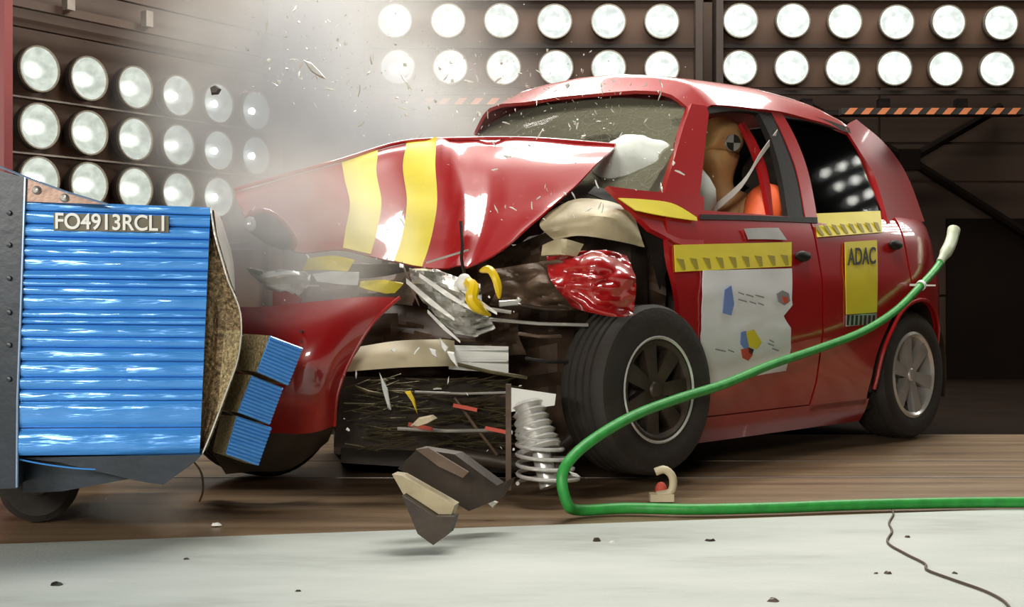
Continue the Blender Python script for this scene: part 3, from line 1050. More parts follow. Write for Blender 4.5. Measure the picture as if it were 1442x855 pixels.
# windscreen
g = []
for k in range(17):
    t = k / 16
    row = []
    for j in range(21):
        s = j / 20
        ub, ut = .22 - .16 * math.sin(math.pi * s), .735 - .10 * math.sin(math.pi * s) - .13 * s
        vb, vt = .10 + 1.36 * s, .235 + 1.09 * s
        zt_ = 1.385 + .07 * math.sin(math.pi * s) ** .6
        dent = .05 * math.exp(-((s - .35) ** 2 + (t - .3) ** 2) * 14)
        row.append(Wc(ub + (ut - ub) * t + dent, vb + (vt - vb) * t, 1.0 + (zt_ - 1.0) * t + .012 * noise.noise(Vector((s * 9, t * 6, 0)))))
    g.append(row)
MB().sheet(g, .005, -AU).build('windscreen', 'wscreen', car)
# dashboard, wheel, airbags, seats
g = [[Wc(u + .03 * math.sin(v * 9), v, z) for v in [.12 + .16 * i for i in range(9)]] for u, z in ((.24, 1.00), (.34, 1.01), (.46, .98), (.56, .92), (.58, .80), (.55, .66), (.50, .55))]
MB().sheet(g, .03, AU).build('dashboard', 'trim', car)
ctr = Wc(.62, .42, .93)
ax = (AU * -.85 + Vector((0, 0, .5))).normalized() * -1
x_, y_ = AV, ax.cross(AV).normalized()
sw = MB().tube([ctr + (x_ * math.cos(a * math.pi / 14) + y_ * math.sin(a * math.pi / 14)) * .18 for a in range(29)], .014, 8, False).build('steering_wheel', 'seal', car)
sp_ = MB()
for a in (200, 340, 90):
    t = math.radians(a)
    sp_.tube([ctr - ax * .03, ctr + (x_ * math.cos(t) + y_ * math.sin(t)) * .18], .012, 6)
sp_.build('spoke', 'seal', sw)
mb = MB().ball(P(902, 240, 4.88), (.20, .14, .135), 28, Matrix.Rotation(math.radians(35), 3, 'Z'))
mb.v = [p + (p - P(902, 240, 4.88)).normalized() * .018 * noise.noise(p * 14) for p in mb.v]
mb.build('passenger_airbag', 'airbag', car, smooth=80)
mb = MB().ball(Wc(.80, .42, 1.02), (.10, .20, .19), 24, Matrix.Rotation(math.radians(45), 3, 'Z'))
mb.v = [p + (p - Wc(.80, .42, 1.02)).normalized() * .02 * noise.noise(p * 10) for p in mb.v]
mb.build('driver_airbag', 'airbag', car, smooth=80)


def seat(u, v, name, tall=1.0):
    s = MB()
    R45 = Matrix.Rotation(math.radians(45), 3, 'Z')
    s.ball(Wc(u, v, .46), (.27, .24, .10), 16, R45).build(name + '_cushion', 'seat', car)
    s = MB()
    c = Wc(u + .27, v, .80)
    R = R45 @ Matrix.Rotation(math.radians(14), 3, 'Y')
    s.ball(c, (.10, .24, .36), 18, R)
    bk = s.build(name + '_backrest', 'seat', car)
    s = MB().ball(Wc(u + .36, v, 1.20), (.055, .13, .10), 14, R)
    s.tube([Wc(u + .34, v - .05, 1.02), Wc(u + .36, v - .05, 1.18)], .008, 6).tube([Wc(u + .34, v + .05, 1.02), Wc(u + .36, v + .05, 1.18)], .008, 6)
    s.build('headrest', 'seat', bk)


seat(1.12, .42, 'driver_seat')
seat(1.12, 1.12, 'passenger_seat')
MB().bbox8([Wc(1.72, .16, .30), Wc(1.72, 1.40, .30), Wc(1.70, 1.40, .55), Wc(1.70, .16, .55)], [Wc(2.2, .16, .30), Wc(2.2, 1.40, .30), Wc(2.2, 1.40, .55), Wc(2.2, .16, .55)]).build('rear_seat_cushion', 'seat', car, smooth=0)
MB().bbox8([Wc(2.06, .18, .50), Wc(2.06, 1.38, .50), Wc(2.16, 1.32, 1.08), Wc(2.16, .24, 1.08)], [Wc(2.2, .18, .50), Wc(2.2, 1.38, .50), Wc(2.26, 1.32, 1.08), Wc(2.26, .24, 1.08)]).build('rear_seat_backrest', 'seat', car, smooth=0)
# belt hanging over the front window
bl_ = [Wc(1.22, .20, 1.32), Wc(1.10, .20, 1.22), Wc(1.00, .22, 1.10), Wc(.92, .30, 1.0)]
g = [[cr(bl_, i / 16) + Vector((0, 0, d)) + AU * d * .5 for i in range(17)] for d in (-.022, 0, .022)]
MB().sheet(g, .003, OUT).build('seat_belt', 'belt', car)

# hood: buckled upwards, its near edge dropping toward the lens
HR = [[(330, 269, 4.60), (400, 249, 4.70), (480, 227, 4.78), (565, 202, 4.95), (650, 197, 4.93), (750, 197, 4.88), (866, 206, 4.74)],
      [(332, 277, 4.58), (402, 258, 4.67), (482, 236, 4.73), (564, 210, 4.86), (650, 207, 4.86), (750, 211, 4.79), (858, 216, 4.67)],
      [(338, 290, 4.55), (406, 276, 4.61), (485, 254, 4.66), (560, 236, 4.76), (650, 234, 4.73), (742, 236, 4.66), (842, 230, 4.57)],
      [(346, 305, 4.49), (412, 305, 4.51), (492, 290, 4.53), (566, 282, 4.60), (650, 284, 4.56), (735, 284, 4.50), (812, 262, 4.48)],
      [(372, 322, 4.43), (415, 332, 4.42), (486, 325, 4.42), (560, 330, 4.46), (640, 332, 4.42), (715, 322, 4.40), (782, 288, 4.42)],
      [(400, 334, 4.38), (420, 352, 4.35), (482, 352, 4.36), (548, 368, 4.36), (625, 376, 4.32), (690, 360, 4.32), (752, 312, 4.36)]]
HR = [[P(*q) for q in r] for r in HR]
TOW = Vector((.1, -.75, .65))


def hood_grid(s0=0, s1=1, t0=0, t1=1, ns=44, nt=24):
    g = net(HR, ns, nt, s0, s1, t0, t1)
    out = []
    for j, r in enumerate(g):
        row = []
        for i, p in enumerate(r):
            k = noise.noise(p * 3.2 + Vector((3, 1, 7))) * .018 + abs(noise.noise(p * 6)) * .010 * (t0 + (t1 - t0) * j / nt)
            s = s0 + (s1 - s0) * i / ns
            k += .022 * math.exp(-((s - .60 - .12 * (t0 + (t1 - t0) * j / nt)) / .018) ** 2) - .012 * math.exp(-((s - .74) / .02) ** 2)
            row.append(p + TOW * k)
        out.append(row)
    return out


hood = MB().sheet(hood_grid(), .006, TOW).build('hood', 'paint_crease', car, smooth=60)
for s0, s1, t1 in ((.335, .435, .98), (.515, .60, 1.0)):
    g = offset_grid(hood_grid(s0, s1, 0.02, t1, 10, 24), TOW, .003)
    MB().sheet(g, .002, TOW).build('yellow_tape_stripe', 'yellow', hood, smooth=60)
# folded-over dark flap with the torn headlamp hole at the nose
hole = [(344, 308), (352, 296), (372, 299), (395, 313), (412, 334), (414, 348), (398, 352), (376, 345), (352, 328)]
MB().prism([P(x, y, 4.10 + .0006 * (x - 344)) for x, y in hole], (0, .03, 0)).build('headlamp_hole', 'seal', car, smooth=0)
MB().tube([cr([P(346, 306, 4.10), P(372, 297, 4.10), P(398, 312, 4.11), P(415, 336, 4.12), P(412, 352, 4.14)], i / 16) for i in range(17)], [.004] + [.009] * 15 + [.004], 8).build('curled_hood_lip', 'paint_crease', hood)
MB().ball(P(352, 316, 4.08), (.02, .01, .026), 10).build('lamp_reflector_scrap', 'alu', car)
# crest highlight edge: the hood's rear hem
MB().tube([cr(HR[0], i / 30) + TOW * .006 for i in range(31)], .007, 8).build('hood_hem', 'paint_crease', hood)

# red bumper corner with the front of the wheel arch
BR_ = [[(338, 434, 4.02), (400, 429, 3.99), (450, 424, 3.97), (505, 419, 3.98), (563, 419, 4.02)],
       [(336, 470, 3.97), (395, 462, 3.92), (440, 455, 3.90), (482, 448, 3.92), (527, 452, 3.98)],
       [(334, 520, 3.94), (390, 512, 3.88), (430, 503, 3.86), (465, 500, 3.89), (494, 505, 3.96)],
       [(332, 570, 3.96), (385, 562, 3.90), (425, 556, 3.88), (455, 554, 3.90), (475, 556, 3.96)],
       [(330, 612, 4.02), (385, 610, 3.97), (425, 610, 3.95), (452, 606, 3.96), (471, 600, 4.0)]]
BRP = [[P(*q) for q in r] for r in BR_]
bump = MB().sheet(crumple(net(BRP, 30, 26), .008, 5), .006, Vector((0, -1, 0))).build('front_bumper', 'paint_crease', car, smooth=60)
MB().tube([cr([r[-1] for r in BRP], i / 24) for i in range(25)], .006, 8).build('arch_edge', 'paint_crease', bump)
mbx = MB()
for x, y in ((424, 467), (424, 481)):
    mbx.lathe([(0, -.001), (.004, -.001), (.005, .012)], P(x, y, 3.872), (0, 1, 0), 10)
mbx.build('bumper_hole', 'ink_black', bump)
MB().prism([P(x, y, 4.05) for x, y in ((384, 411), (408, 409), (424, 420), (420, 430), (384, 431))], (0, .02, 0)).build('bumper_tab', 'paint_crease', bump, smooth=0)
# under-shield below the bumper
g = net([[P(300, 640, 4.05), P(350, 612, 4.0), P(410, 606, 4.0), P(472, 598, 4.05)], [P(318, 668, 4.12), P(360, 664, 4.06), P(410, 660, 4.06), P(462, 622, 4.15)]], 12, 6)
MB().sheet(g, .01, Vector((0, -1, 0))).build('under_shield', 'dark', car)


# wheels
def wheel(c, n, r, w, rim, name, par=car, spokes=6, rm_='alloy'):
    n = n.normalized()
    x = Vector((0, 0, 1)) - n * n.z
    x.normalize()
    y = n.cross(x)
    prof = [(rim, w * .46), (rim + .012, w * .50), (r * .86, w * .52), (r * .96, w * .48), (r, w * .38)]
    for k in (-.24, -.08, .08, .24)[::-1]:
        prof += [(r, w * (k + .035)), (r - .008, w * (k + .02)), (r - .008, w * (k - .02)), (r, w * (k - .035))]
    prof += [(r, -w * .38), (r * .96, -w * .48), (r * .86, -w * .52), (rim, -w * .46)]
    t = MB().lathe(prof, c, n, 48, True).build(name, 'tyre', par, smooth=35)
    rm = MB().lathe([(rim, w * .47), (rim - .012, w * .50), (rim - .025, w * .44), (rim - .03, w * .1), (rim - .05, -w * .40), (rim, -w * .45)], c, n, 40, True).build('rim', rm_, t)
    dish = MB().lathe([(0.0, -w * .05), (rim - .04, -w * .12), (rim - .04, -w * .18), (0, -w * .18)], c, n, 28).build('brake_disc', 'steel', t)
    for k in range(spokes):
        a = 2 * math.pi * (k + .25) / spokes
        d = x * math.cos(a) + y * math.sin(a)
        e = n.cross(d)
        s = MB()
        p0, p1 = c + d * .02, c + d * (rim - .012)
        s.bbox8([p0 + e * .020 + n * w * .40, p1 + e * .034 + n * w * .46, p1 - e * .034 + n * w * .46, p0 - e * .020 + n * w * .40],
                [p0 + e * .016 + n * w * .18, p1 + e * .028 + n * w * .28, p1 - e * .028 + n * w * .28, p0 - e * .016 + n * w * .18])
        s.build('wheel_spoke', rm_, t, smooth=20)
    MB().lathe([(0.0, w * .45), (.024, w * .44), (.034, w * .38), (.036, w * .1), (0, w * .1)], c, n, 20).build('hub_cap', rm_, t)
    return t


rw_c = Wc(2.04, .10, .288)
wheel(rw_c, OUT + Vector((0, 0, .02)), .285, .19, .195, 'rear_wheel')
wheel(Wc(2.04, 1.46, .288), AV, .285, .19, .195, 'rear_wheel')
fn_ = Vector((.68, -.73, .04))
fw_c = P(898, 540, 4.40)
fw = wheel(fw_c + Vector((0, 0, -.02)), fn_, .29, .20, .175, 'front_wheel', spokes=7, rm_='dark')
fnn = fn_.normalized()
MB().lathe([(.172, .098), (.178, .104), (.183, .100), (.178, .096)], fw_c + Vector((0, 0, -.02)), fn_, 48, True).build('bright_rim_edge', 'alloy', fw)
wheel(Vector((-.90, 4.62, .29)), Vector((.70, -.70, 0)), .285, .19, .18, 'front_wheel')

# front structure behind the wreckage
MB().bbox8([P(490, 400, 4.75), P(800, 380, 4.75), P(800, 640, 4.75), P(490, 640, 4.75)], [P(470, 400, 5.3), P(800, 380, 5.3), P(800, 640, 5.3), P(470, 640, 5.3)]).build('engine_block', 'dark', car, smooth=0)
R1 = net([[P(470, 372, 4.55), P(560, 372, 4.6), P(660, 372, 4.6), P(760, 330, 4.6), P(860, 300, 4.6), P(930, 330, 4.62)],
          [P(470, 470, 4.60), P(560, 470, 4.65), P(660, 470, 4.66), P(760, 440, 4.66), P(860, 420, 4.66), P(940, 440, 4.65)],
          [P(470, 620, 4.60), P(560, 640, 4.65), P(660, 640, 4.66), P(760, 640, 4.66), P(850, 640, 4.66), P(960, 620, 4.66)]], 40, 24)
MB().sheet(crumple(R1, .10, 4.5, 2.0, (0, -1, 0)), .01, Vector((0, -1, 0))).build('crushed_inner_wing', 'brown', car, smooth=25)


def scrap(name, m, net_px, amp=.03, scale=9, n=(16, 12), t=.005, seed=0.0, par=car, sm=25, label=None):
    rows = [[P(*q) for q in r] for r in net_px]
    return MB().sheet(crumple(net(rows, *n), amp, scale, seed, (0, -1, 0)), t, Vector((0, -1, 0))).build(name, m, par, smooth=sm, label=label)


scrap('strut_tower', 'beige', [[(770, 300, 4.42), (812, 280, 4.44), (862, 284, 4.44), (892, 300, 4.45)], [(760, 318, 4.36), (812, 305, 4.32), (866, 308, 4.32), (902, 330, 4.40)], [(780, 338, 4.36), (815, 332, 4.32), (862, 338, 4.32), (908, 348, 4.40)]], .02, 7)
scrap('wing_liner', 'seal', [[(838, 262, 4.50), (880, 278, 4.50), (918, 312, 4.50), (950, 350, 4.54)], [(828, 272, 4.46), (866, 290, 4.46), (906, 330, 4.46), (930, 408, 4.50)]], .006, 5)
scrap('crumpled_wing', 'paint_crease', [[(770, 362, 4.28), (806, 356, 4.22), (850, 352, 4.22), (884, 360, 4.30)], [(776, 396, 4.22), (812, 394, 4.14), (850, 392, 4.12), (895, 392, 4.22)], [(808, 434, 4.22), (830, 440, 4.16), (862, 446, 4.14), (893, 444, 4.22)]], .05, 8, (34, 30), seed=3, sm=60)
scrap('crumpled_wing', 'brown', [[(690, 380, 4.34), (740, 372, 4.28), (790, 366, 4.28), (830, 372, 4.32)], [(700, 402, 4.32), (745, 400, 4.24), (790, 404, 4.24), (828, 408, 4.28)], [(690, 428, 4.34), (745, 432, 4.30), (790, 436, 4.30), (826, 434, 4.32)]], .08, 8, (28, 24), seed=5, sm=60)
scrap('wing_flap', 'beige', [[(764, 345, 4.22), (790, 336, 4.18), (822, 344, 4.2)], [(762, 360, 4.2), (790, 358, 4.15), (812, 362, 4.18)]], .02, 9, (8, 5), seed=8)
scrap('inner_panel', 'brown', [[(480, 440, 4.42), (560, 430, 4.46), (660, 450, 4.46), (730, 440, 4.46)], [(490, 470, 4.36), (560, 462, 4.38), (660, 480, 4.4), (730, 470, 4.4)], [(480, 500, 4.4), (560, 498, 4.40), (660, 500, 4.4), (740, 500, 4.42)]], .08, 7, (24, 14), seed=1)
# bright torn sheet metal
scrap('torn_aluminium_sheet', 'alu', [[(574, 378, 4.20), (610, 380, 4.16), (650, 392, 4.18), (676, 400, 4.22)], [(584, 410, 4.16), (618, 414, 4.10), (652, 424, 4.12), (680, 428, 4.18)], [(606, 436, 4.18), (630, 450, 4.14), (660, 452, 4.16), (690, 450, 4.2)], [(640, 470, 4.24), (660, 474, 4.22), (680, 470, 4.22), (698, 462, 4.24)]], .10, 11, (26, 22), seed=4, sm=15)
for k, (a, c, w) in enumerate((((572, 392), (640, 448), 7), ((590, 384), (668, 436), 6), ((566, 368), (590, 428), 6), ((602, 436), (648, 480), 5), ((640, 396), (700, 440), 6))):
    p, q_ = P(*a, 4.10 + .01 * k), P(*c, 4.08 + .01 * k)
    d = P(a[0], a[1] + w, 4.10 + .01 * k) - p
    MB().prism([p, q_, q_ + d * .6, (p + q_) / 2 + d * 1.4, p + d], (0, .012, 0)).build('metal_splinter', 'steel' if k != 2 else 'brown', car, smooth=0)
MB().tube([cr([P(676, 382, 4.16), P(690, 380, 4.12), P(700, 398, 4.10), P(703, 420, 4.12)], i / 12) for i in range(13)], [.004, .008, .011] + [.013] * 7 + [.011, .008, .004], 8).build('yellow_hose', 'ytube', car)
MB().tube([cr([P(654, 396, 4.16), P(666, 404, 4.10), P(664, 422, 4.08), P(676, 436, 4.10), P(690, 444, 4.14)], i / 12) for i in range(13)], [.008] + [.020] * 8 + [.016, .012, .008, .005], 8).build('yellow_hose', 'ytube', car)
MB().ball(P(654, 398, 4.14), (.026, .02, .03), 12).build('white_cap', 'white', car)
MB().tube([P(703, 428, 4.14), P(728, 426, 4.15), P(732, 420, 4.15)], .010, 8).build('metal_pipe', 'steel', car)
MB().tube([P(668, 432, 4.2), P(720, 440, 4.2)], .006, 8).build('metal_pipe', 'steel', car)
# pale intake and battery box
g = net([[P(508, 488, 4.10), P(560, 480, 4.14), P(620, 478, 4.2), P(640, 480, 4.24)], [P(496, 506, 4.06), P(560, 500, 4.08), P(620, 500, 4.14), P(640, 500, 4.2)], [P(482, 524, 4.06), P(560, 518, 4.08), P(620, 516, 4.14), P(640, 516, 4.2)]], 14, 8)
MB().sheet(g, .02, Vector((0, -1, 0))).build('intake_box', 'cream', car)
MB().bbox8([P(632, 486, 4.22), P(716, 488, 4.26), P(716, 526, 4.26), P(632, 520, 4.22)], [P(632, 486, 4.5), P(716, 488, 4.54), P(716, 526, 4.54), P(632, 520, 4.5)]).build('battery', 'white', car, smooth=0)
for y in (492, 508):
    MB().box(P(674, y, 4.235), (.19, .02, .006)).build('battery_ridge', 'silver', car, smooth=0)
# radiator: frame and bent fins
rad = MB().bbox8([P(482, 530, 4.26), P(716, 534, 4.40), P(716, 640, 4.40), P(470, 630, 4.26)], [P(482, 530, 4.3), P(716, 534, 4.44), P(716, 640, 4.44), P(470, 630, 4.3)]).build('radiator', 'dark', car, smooth=0)
fb = MB()
for k in range(150):
    x, y = random.uniform(482, 700), random.uniform(532, 634)
    Y = 4.24 + .14 * (x - 470) / 246 - .02
    l = random.uniform(14, 60)
    s = random.uniform(-.35, .25)
    fb.tube([P(x, y, Y), P(x + l * .5, y + l * s * .4, Y - random.uniform(0, .03)), P(x + l, y + l * s, Y + .01)], random.uniform(.0010, .0028), 4)
fb.build('radiator_fins', 'olive_fin', rad, kind='stuff')
for k, (a, c, m) in enumerate((((584, 552), (720, 553), 'steel'), ((640, 512), (742, 532), 'olive_fin'), ((560, 604), (700, 606), 'steel'), ((500, 545), (540, 556), 'olive_fin'), ((700, 556), (770, 558), 'brown'), ((640, 560), (700, 640), 'brown'), ((730, 470), (790, 474), 'brown'), ((740, 505), (800, 510), 'seal'), ((540, 536), (549, 576), 'steel'), ((690, 450), (828, 458), 'steel'), ((735, 430), (800, 436), 'dark'))):
    MB().tube([P(*a, 4.18 + .01 * k), P((a[0] + c[0]) / 2, (a[1] + c[1]) / 2 + 2, 4.16 + .01 * k), P(*c, 4.2 + .01 * k)], .006 if k else .004, 8).build('bent_pipe', m, car)
for x, y in ((592, 595), (655, 568), (700, 600)):
    MB().box(P(x, y + 6, 4.17), (.08, .01, .012), Matrix.Rotation(.2, 3, 'Y')).build('red_scrap', 'ink_red', car, smooth=0)
# suspension strut with spring, white block
sa, sb_ = P(742, 566, 4.10), P(775, 686, 4.02)
MB().tube([sa, sa.lerp(sb_, .5), sb_], [.022, .028, .034], 14).build('damper_tube', 'silver', car)
turns = 6.5
MB().tube([sa.lerp(sb_, .22 + .74 * i / 130) + Vector((math.cos(i / 130 * turns * 6.283) * (.05 + .05 * i / 130), math.sin(i / 130 * turns * 6.283) * (.05 + .05 * i / 130), 0)) for i in range(131)], .0065, 8).build('coil_spring', 'silver', car)
gb = [(sa.lerp(sb_, t)) for t in [i / 24 for i in range(25)]]
MB().tube([gb[i] for i in range(0, 15)], [.040 + .012 * (i % 2) + .0016 * i for i in range(15)], 16).build('bellows', 'silver', car, smooth=30)
MB().bbox8([P(720, 546, 4.08), P(783, 555, 4.08), P(781, 571, 4.08), P(720, 580, 4.08)], [P(720, 546, 4.2), P(783, 555, 4.2), P(781, 571, 4.2), P(720, 580, 4.2)]).build('strut_mount', 'white', car, smooth=0)
MB().box(P(716, 615, 4.14), (.018, .05, .34)).build('strut_bracket', 'brown', car, smooth=0)
# axle and lower arms
MB().tube([P(640, 640, 4.3), P(760, 660, 4.25), fw_c + Vector((-.10, .12, -.10))], .025, 10).build('lower_arm', 'dark', car)
MB().bbox8([P(480, 628, 4.5), P(800, 640, 4.5), P(800, 672, 4.5), P(480, 652, 4.5)], [P(480, 628, 5.2), P(800, 640, 5.2), P(800, 672, 5.2), P(480, 652, 5.2)]).build('subframe', 'dark', car, smooth=0)
for a, c in (((880, 542), (912, 544)), ((880, 528), (926, 532)), ((885, 555), (925, 557)), ((920, 520), (956, 530))):
    pass
# bright bits between hood and bumper
scrap('headlamp_lens', 'clear', [[(440, 386, 4.05), (470, 382, 4.04), (506, 384, 4.06)], [(446, 396, 4.03), (474, 400, 4.02), (504, 402, 4.05)]], .01, 9, (8, 5))
scrap('yellow_plastic_scrap', 'yellow', [[(434, 364, 4.10), (468, 360, 4.08), (500, 366, 4.12)], [(426, 380, 4.08), (462, 380, 4.06), (490, 382, 4.10)]], .015, 8, (8, 5), seed=2)
scrap('yellow_plastic_scrap', 'yellow', [[(508, 396, 4.12), (540, 394, 4.1), (568, 400, 4.12)], [(506, 404, 4.1), (536, 412, 4.09), (556, 413, 4.12)]], .015, 8, (8, 5), seed=6)
scrap('torn_lamp_housing', 'clear', [[(344, 376, 4.06), (372, 382, 4.02), (400, 380, 4.02), (430, 384, 4.05)], [(356, 390, 4.04), (380, 398, 4.0), (404, 392, 4.0), (436, 396, 4.05)], [(376, 408, 4.05), (392, 412, 4.02), (404, 410, 4.03), (418, 420, 4.05)]], .05, 12, (14, 10), seed=9)
for a, c in (((322, 352), (362, 352)), ((400, 402), (450, 403)), ((320, 344), (350, 342)), ((600, 370), (660, 352))):
    MB().tube([P(*a, 4.2), P(*c, 4.22)], .004, 6).build('metal_rod', 'steel', car)
MB().tube([cr([P(649, 312, 4.10), P(651, 345, 4.06), P(650, 365, 4.06), P(654, 384, 4.1)], i / 10) for i in range(11)], .005, 6).build('loose_cable', 'seal', car)
scrap('cross_member', 'brown', [[(440, 386, 4.3), (520, 392, 4.3), (600, 376, 4.32)], [(430, 420, 4.25), (500, 424, 4.25), (580, 430, 4.3)]], .05, 8, (14, 8), seed=12)

# ------------------------------------------------------------------ dummies
dv = thing('crash_test_dummy', 'tan crash-test dummy with orange shoulder slumped forward at the front window', 'dummy', Wc(1.3, .42, .5))
J = [(Wc(1.32, .42, .56), .13), (Wc(1.31, .42, .72), (.13, .11)), (Wc(1.25, .42, .88), (.16, .11)), (Wc(1.18, .42, 1.00), (.13, .09)), (Wc(1.13, .42, 1.08), .055),
     (Wc(1.13, .42, 1.14), .058), (Wc(1.115, .42, 1.20), (.080, .095)), (Wc(1.125, .42, 1.29), (.094, .115)), (Wc(1.145, .42, 1.365), (.085, .095)), (Wc(1.15, .42, 1.405), .05),
     (Wc(1.17, .22, 1.02), .065), (Wc(.98, .15, .86), .045), (Wc(.78, .24, .90), .035), (Wc(.69, .28, .93), .04),
     (Wc(1.17, .62, 1.02), .065), (Wc(.98, .69, .86), .045), (Wc(.78, .60, .90), .035), (Wc(.69, .56, .93), .04),
     (Wc(1.24, .33, .54), .085), (Wc(.88, .28, .62), .065), (Wc(.66, .28, .32), .05), (Wc(.56, .28, .28), .04),
     (Wc(1.24, .51, .54), .085), (Wc(.88, .56, .62), .065), (Wc(.66, .56, .32), .05), (Wc(.56, .56, .28), .04),
     (Wc(1.01, .42, 1.26), .016), (Wc(1.05, .42, 1.17), .035)]
E_ = [(0, 1), (1, 2), (2, 3), (3, 4), (4, 5), (5, 6), (6, 7), (7, 8), (8, 9), (3, 10), (10, 11), (11, 12), (12, 13), (3, 14), (14, 15), (15, 16), (16, 17),
      (0, 18), (18, 19), (19, 20), (20, 21), (0, 22), (22, 23), (23, 24), (24, 25), (7, 26), (6, 27)]
skinned('body', J, E_, 'dummy', dv)
sl = [Wc(1.20, .25, 1.05), Wc(1.15, .20, 1.01), Wc(1.07, .175, .94), Wc(1.0, .155, .88)]
MB().tube([cr(sl, i / 12) for i in range(13)], [.05, .075, .088, .092, .092, .09, .088, .085, .082, .078, .075, .072, .07], 16).build('orange_sleeve', 'orange_cloth', dv, smooth=80, label='orange shoulder sleeve')
mb = MB().ball(Wc(1.26, .42, .86), (.145, .20, .20), 18, Matrix.Rotation(math.radians(45), 3, 'Z'))
mb.build('teal_shirt', 'teal', dv, smooth=80)
mc = P(1033, 201, 5.235)
nrm = (Vector((0, 0, CAM_Z)) - mc).normalized() * .4 + OUT * .6
nrm.normalize()
hx_ = Vector((0, 0, 1)).cross(nrm).normalized()
hy_ = nrm.cross(hx_)
tgt = MB()
tgt.prism([mc + (hx_ * math.cos(k * math.pi / 12) + hy_ * math.sin(k * math.pi / 12)) * .034 for k in range(24)], -nrm * .012)
tgt = tgt.build('target_disc', 'silver', dv, smooth=0)
for a0 in (0, 180):
    MB().prism([mc + nrm * .0015] + [mc + nrm * .0015 + (hx_ * math.cos(math.radians(a0 + k * 15)) + hy_ * math.sin(math.radians(a0 + k * 15))) * .034 for k in range(7)], -nrm * .001).build('target_quarter', 'ink_black', tgt, smooth=0)
cd = thing('child_dummy', 'small tan child dummy in teal shirt seen through the rear door window', 'dummy', Wc(1.92, .45, .56))
J = [(Wc(1.95, .45, .62), .10), (Wc(1.95, .45, .80), (.12, .09)), (Wc(1.93, .45, .98), (.11, .08)), (Wc(1.90, .45, 1.08), .045), (Wc(1.87, .45, 1.16), (.07, .08)), (Wc(1.875, .45, 1.25), (.085, .095)), (Wc(1.89, .45, 1.33), .06),
     (Wc(1.92, .31, 1.0), .045), (Wc(1.80, .28, .85), .035), (Wc(1.68, .30, .80), .03), (Wc(1.92, .59, 1.0), .045), (Wc(1.80, .62, .85), .035), (Wc(1.68, .60, .80), .03),
     (Wc(1.90, .38, .62), .06), (Wc(1.70, .36, .62), .05), (Wc(1.60, .36, .42), .04), (Wc(1.90, .52, .62), .06), (Wc(1.70, .54, .62), .05), (Wc(1.60, .54, .42), .04), (Wc(1.785, .45, 1.22), .014)]
E_ = [(0, 1), (1, 2), (2, 3), (3, 4), (4, 5), (5, 6), (2, 7), (7, 8), (8, 9), (2, 10), (10, 11), (11, 12), (0, 13), (13, 14), (14, 15), (0, 16), (16, 17), (17, 18), (5, 19)]
skinned('body', J, E_, 'dummy', cd)
mb = MB().ball(Wc(1.94, .45, .93), (.135, .17, .19), 18, Matrix.Rotation(math.radians(45), 3, 'Z'))
mb.ball(Wc(1.90, .30, .98), (.08, .07, .09), 12)
mb.build('teal_shirt', 'teal', cd, smooth=80)
cs = thing('child_seat', 'black child seat shell behind the small dummy in the rear window', 'child seat', Wc(2.0, .45, .55))  # the child seat that holds the small dummy
MB().ball(Wc(2.03, .45, 1.02), (.07, .23, .40), 18, Matrix.Rotation(math.radians(45), 3, 'Z') @ Matrix.Rotation(.15, 3, 'Y')).build('shell', 'seal', cs, smooth=80)
MB().ball(Wc(1.98, .26, 1.22), (.10, .035, .13), 12, Matrix.Rotation(math.radians(45), 3, 'Z')).build('side_wing', 'seal', cs, smooth=80)

# ------------------------------------------------------------------ green cable
cb = thing('umbilical_cable', 'thick green cable trailing from the car tail across its side onto the floor', 'cable', Vector((1.0, 4.0, 0)))
cp = [P(1344, 324, 6.02), P(1338, 346, 5.95), P(1320, 376, 5.82), P(1297, 402, 5.66), P(1262, 437, 5.48), P(1215, 467, 5.26), P(1150, 492, 5.00), P(1085, 514, 4.75), P(1020, 541, 4.48), P(960, 560, 4.26), P(905, 580, 4.06), P(860, 603, 3.90), P(815, 635, 3.78), P(792, 668, 3.72)]
cp += [Vector((x, y, z)) for x, y, z in ((.16, 3.72, .05), (.20, 3.78, .019), (.34, 3.82, .018), (.55, 3.80, .018), (.80, 3.83, .018), (1.05, 3.88, .018), (1.4, 3.92, .018), (1.8, 3.93, .018), (2.4, 3.94, .018))]
pts = [cr(cp, i / 160) for i in range(161)]
MB().tube(pts, .0165, 12).build('sheath', 'green', cb, smooth=80)
MB().tube([cr(cp, i / 160) + Vector((-.004, -.006, .002)) for i in range(0, 14)], [.03] * 3 + [.028] * 8 + [.022, .019, .018], 12).build('pale_wrap', 'pale', cb, smooth=80)
zt_ = MB()
zc = cp[3]
zt_.lathe([(.018, -.008), (.023, -.008), (.023, .008), (.018, .008)], zc, (cp[4] - cp[2]), 14, True)
zt_.box(zc + Vector((-.03, -.015, .002)), (.05, .008, .010)).box(zc + Vector((.035, -.01, .0)), (.05, .008, .007))
zt_.build('cable_tie', 'white', cb)

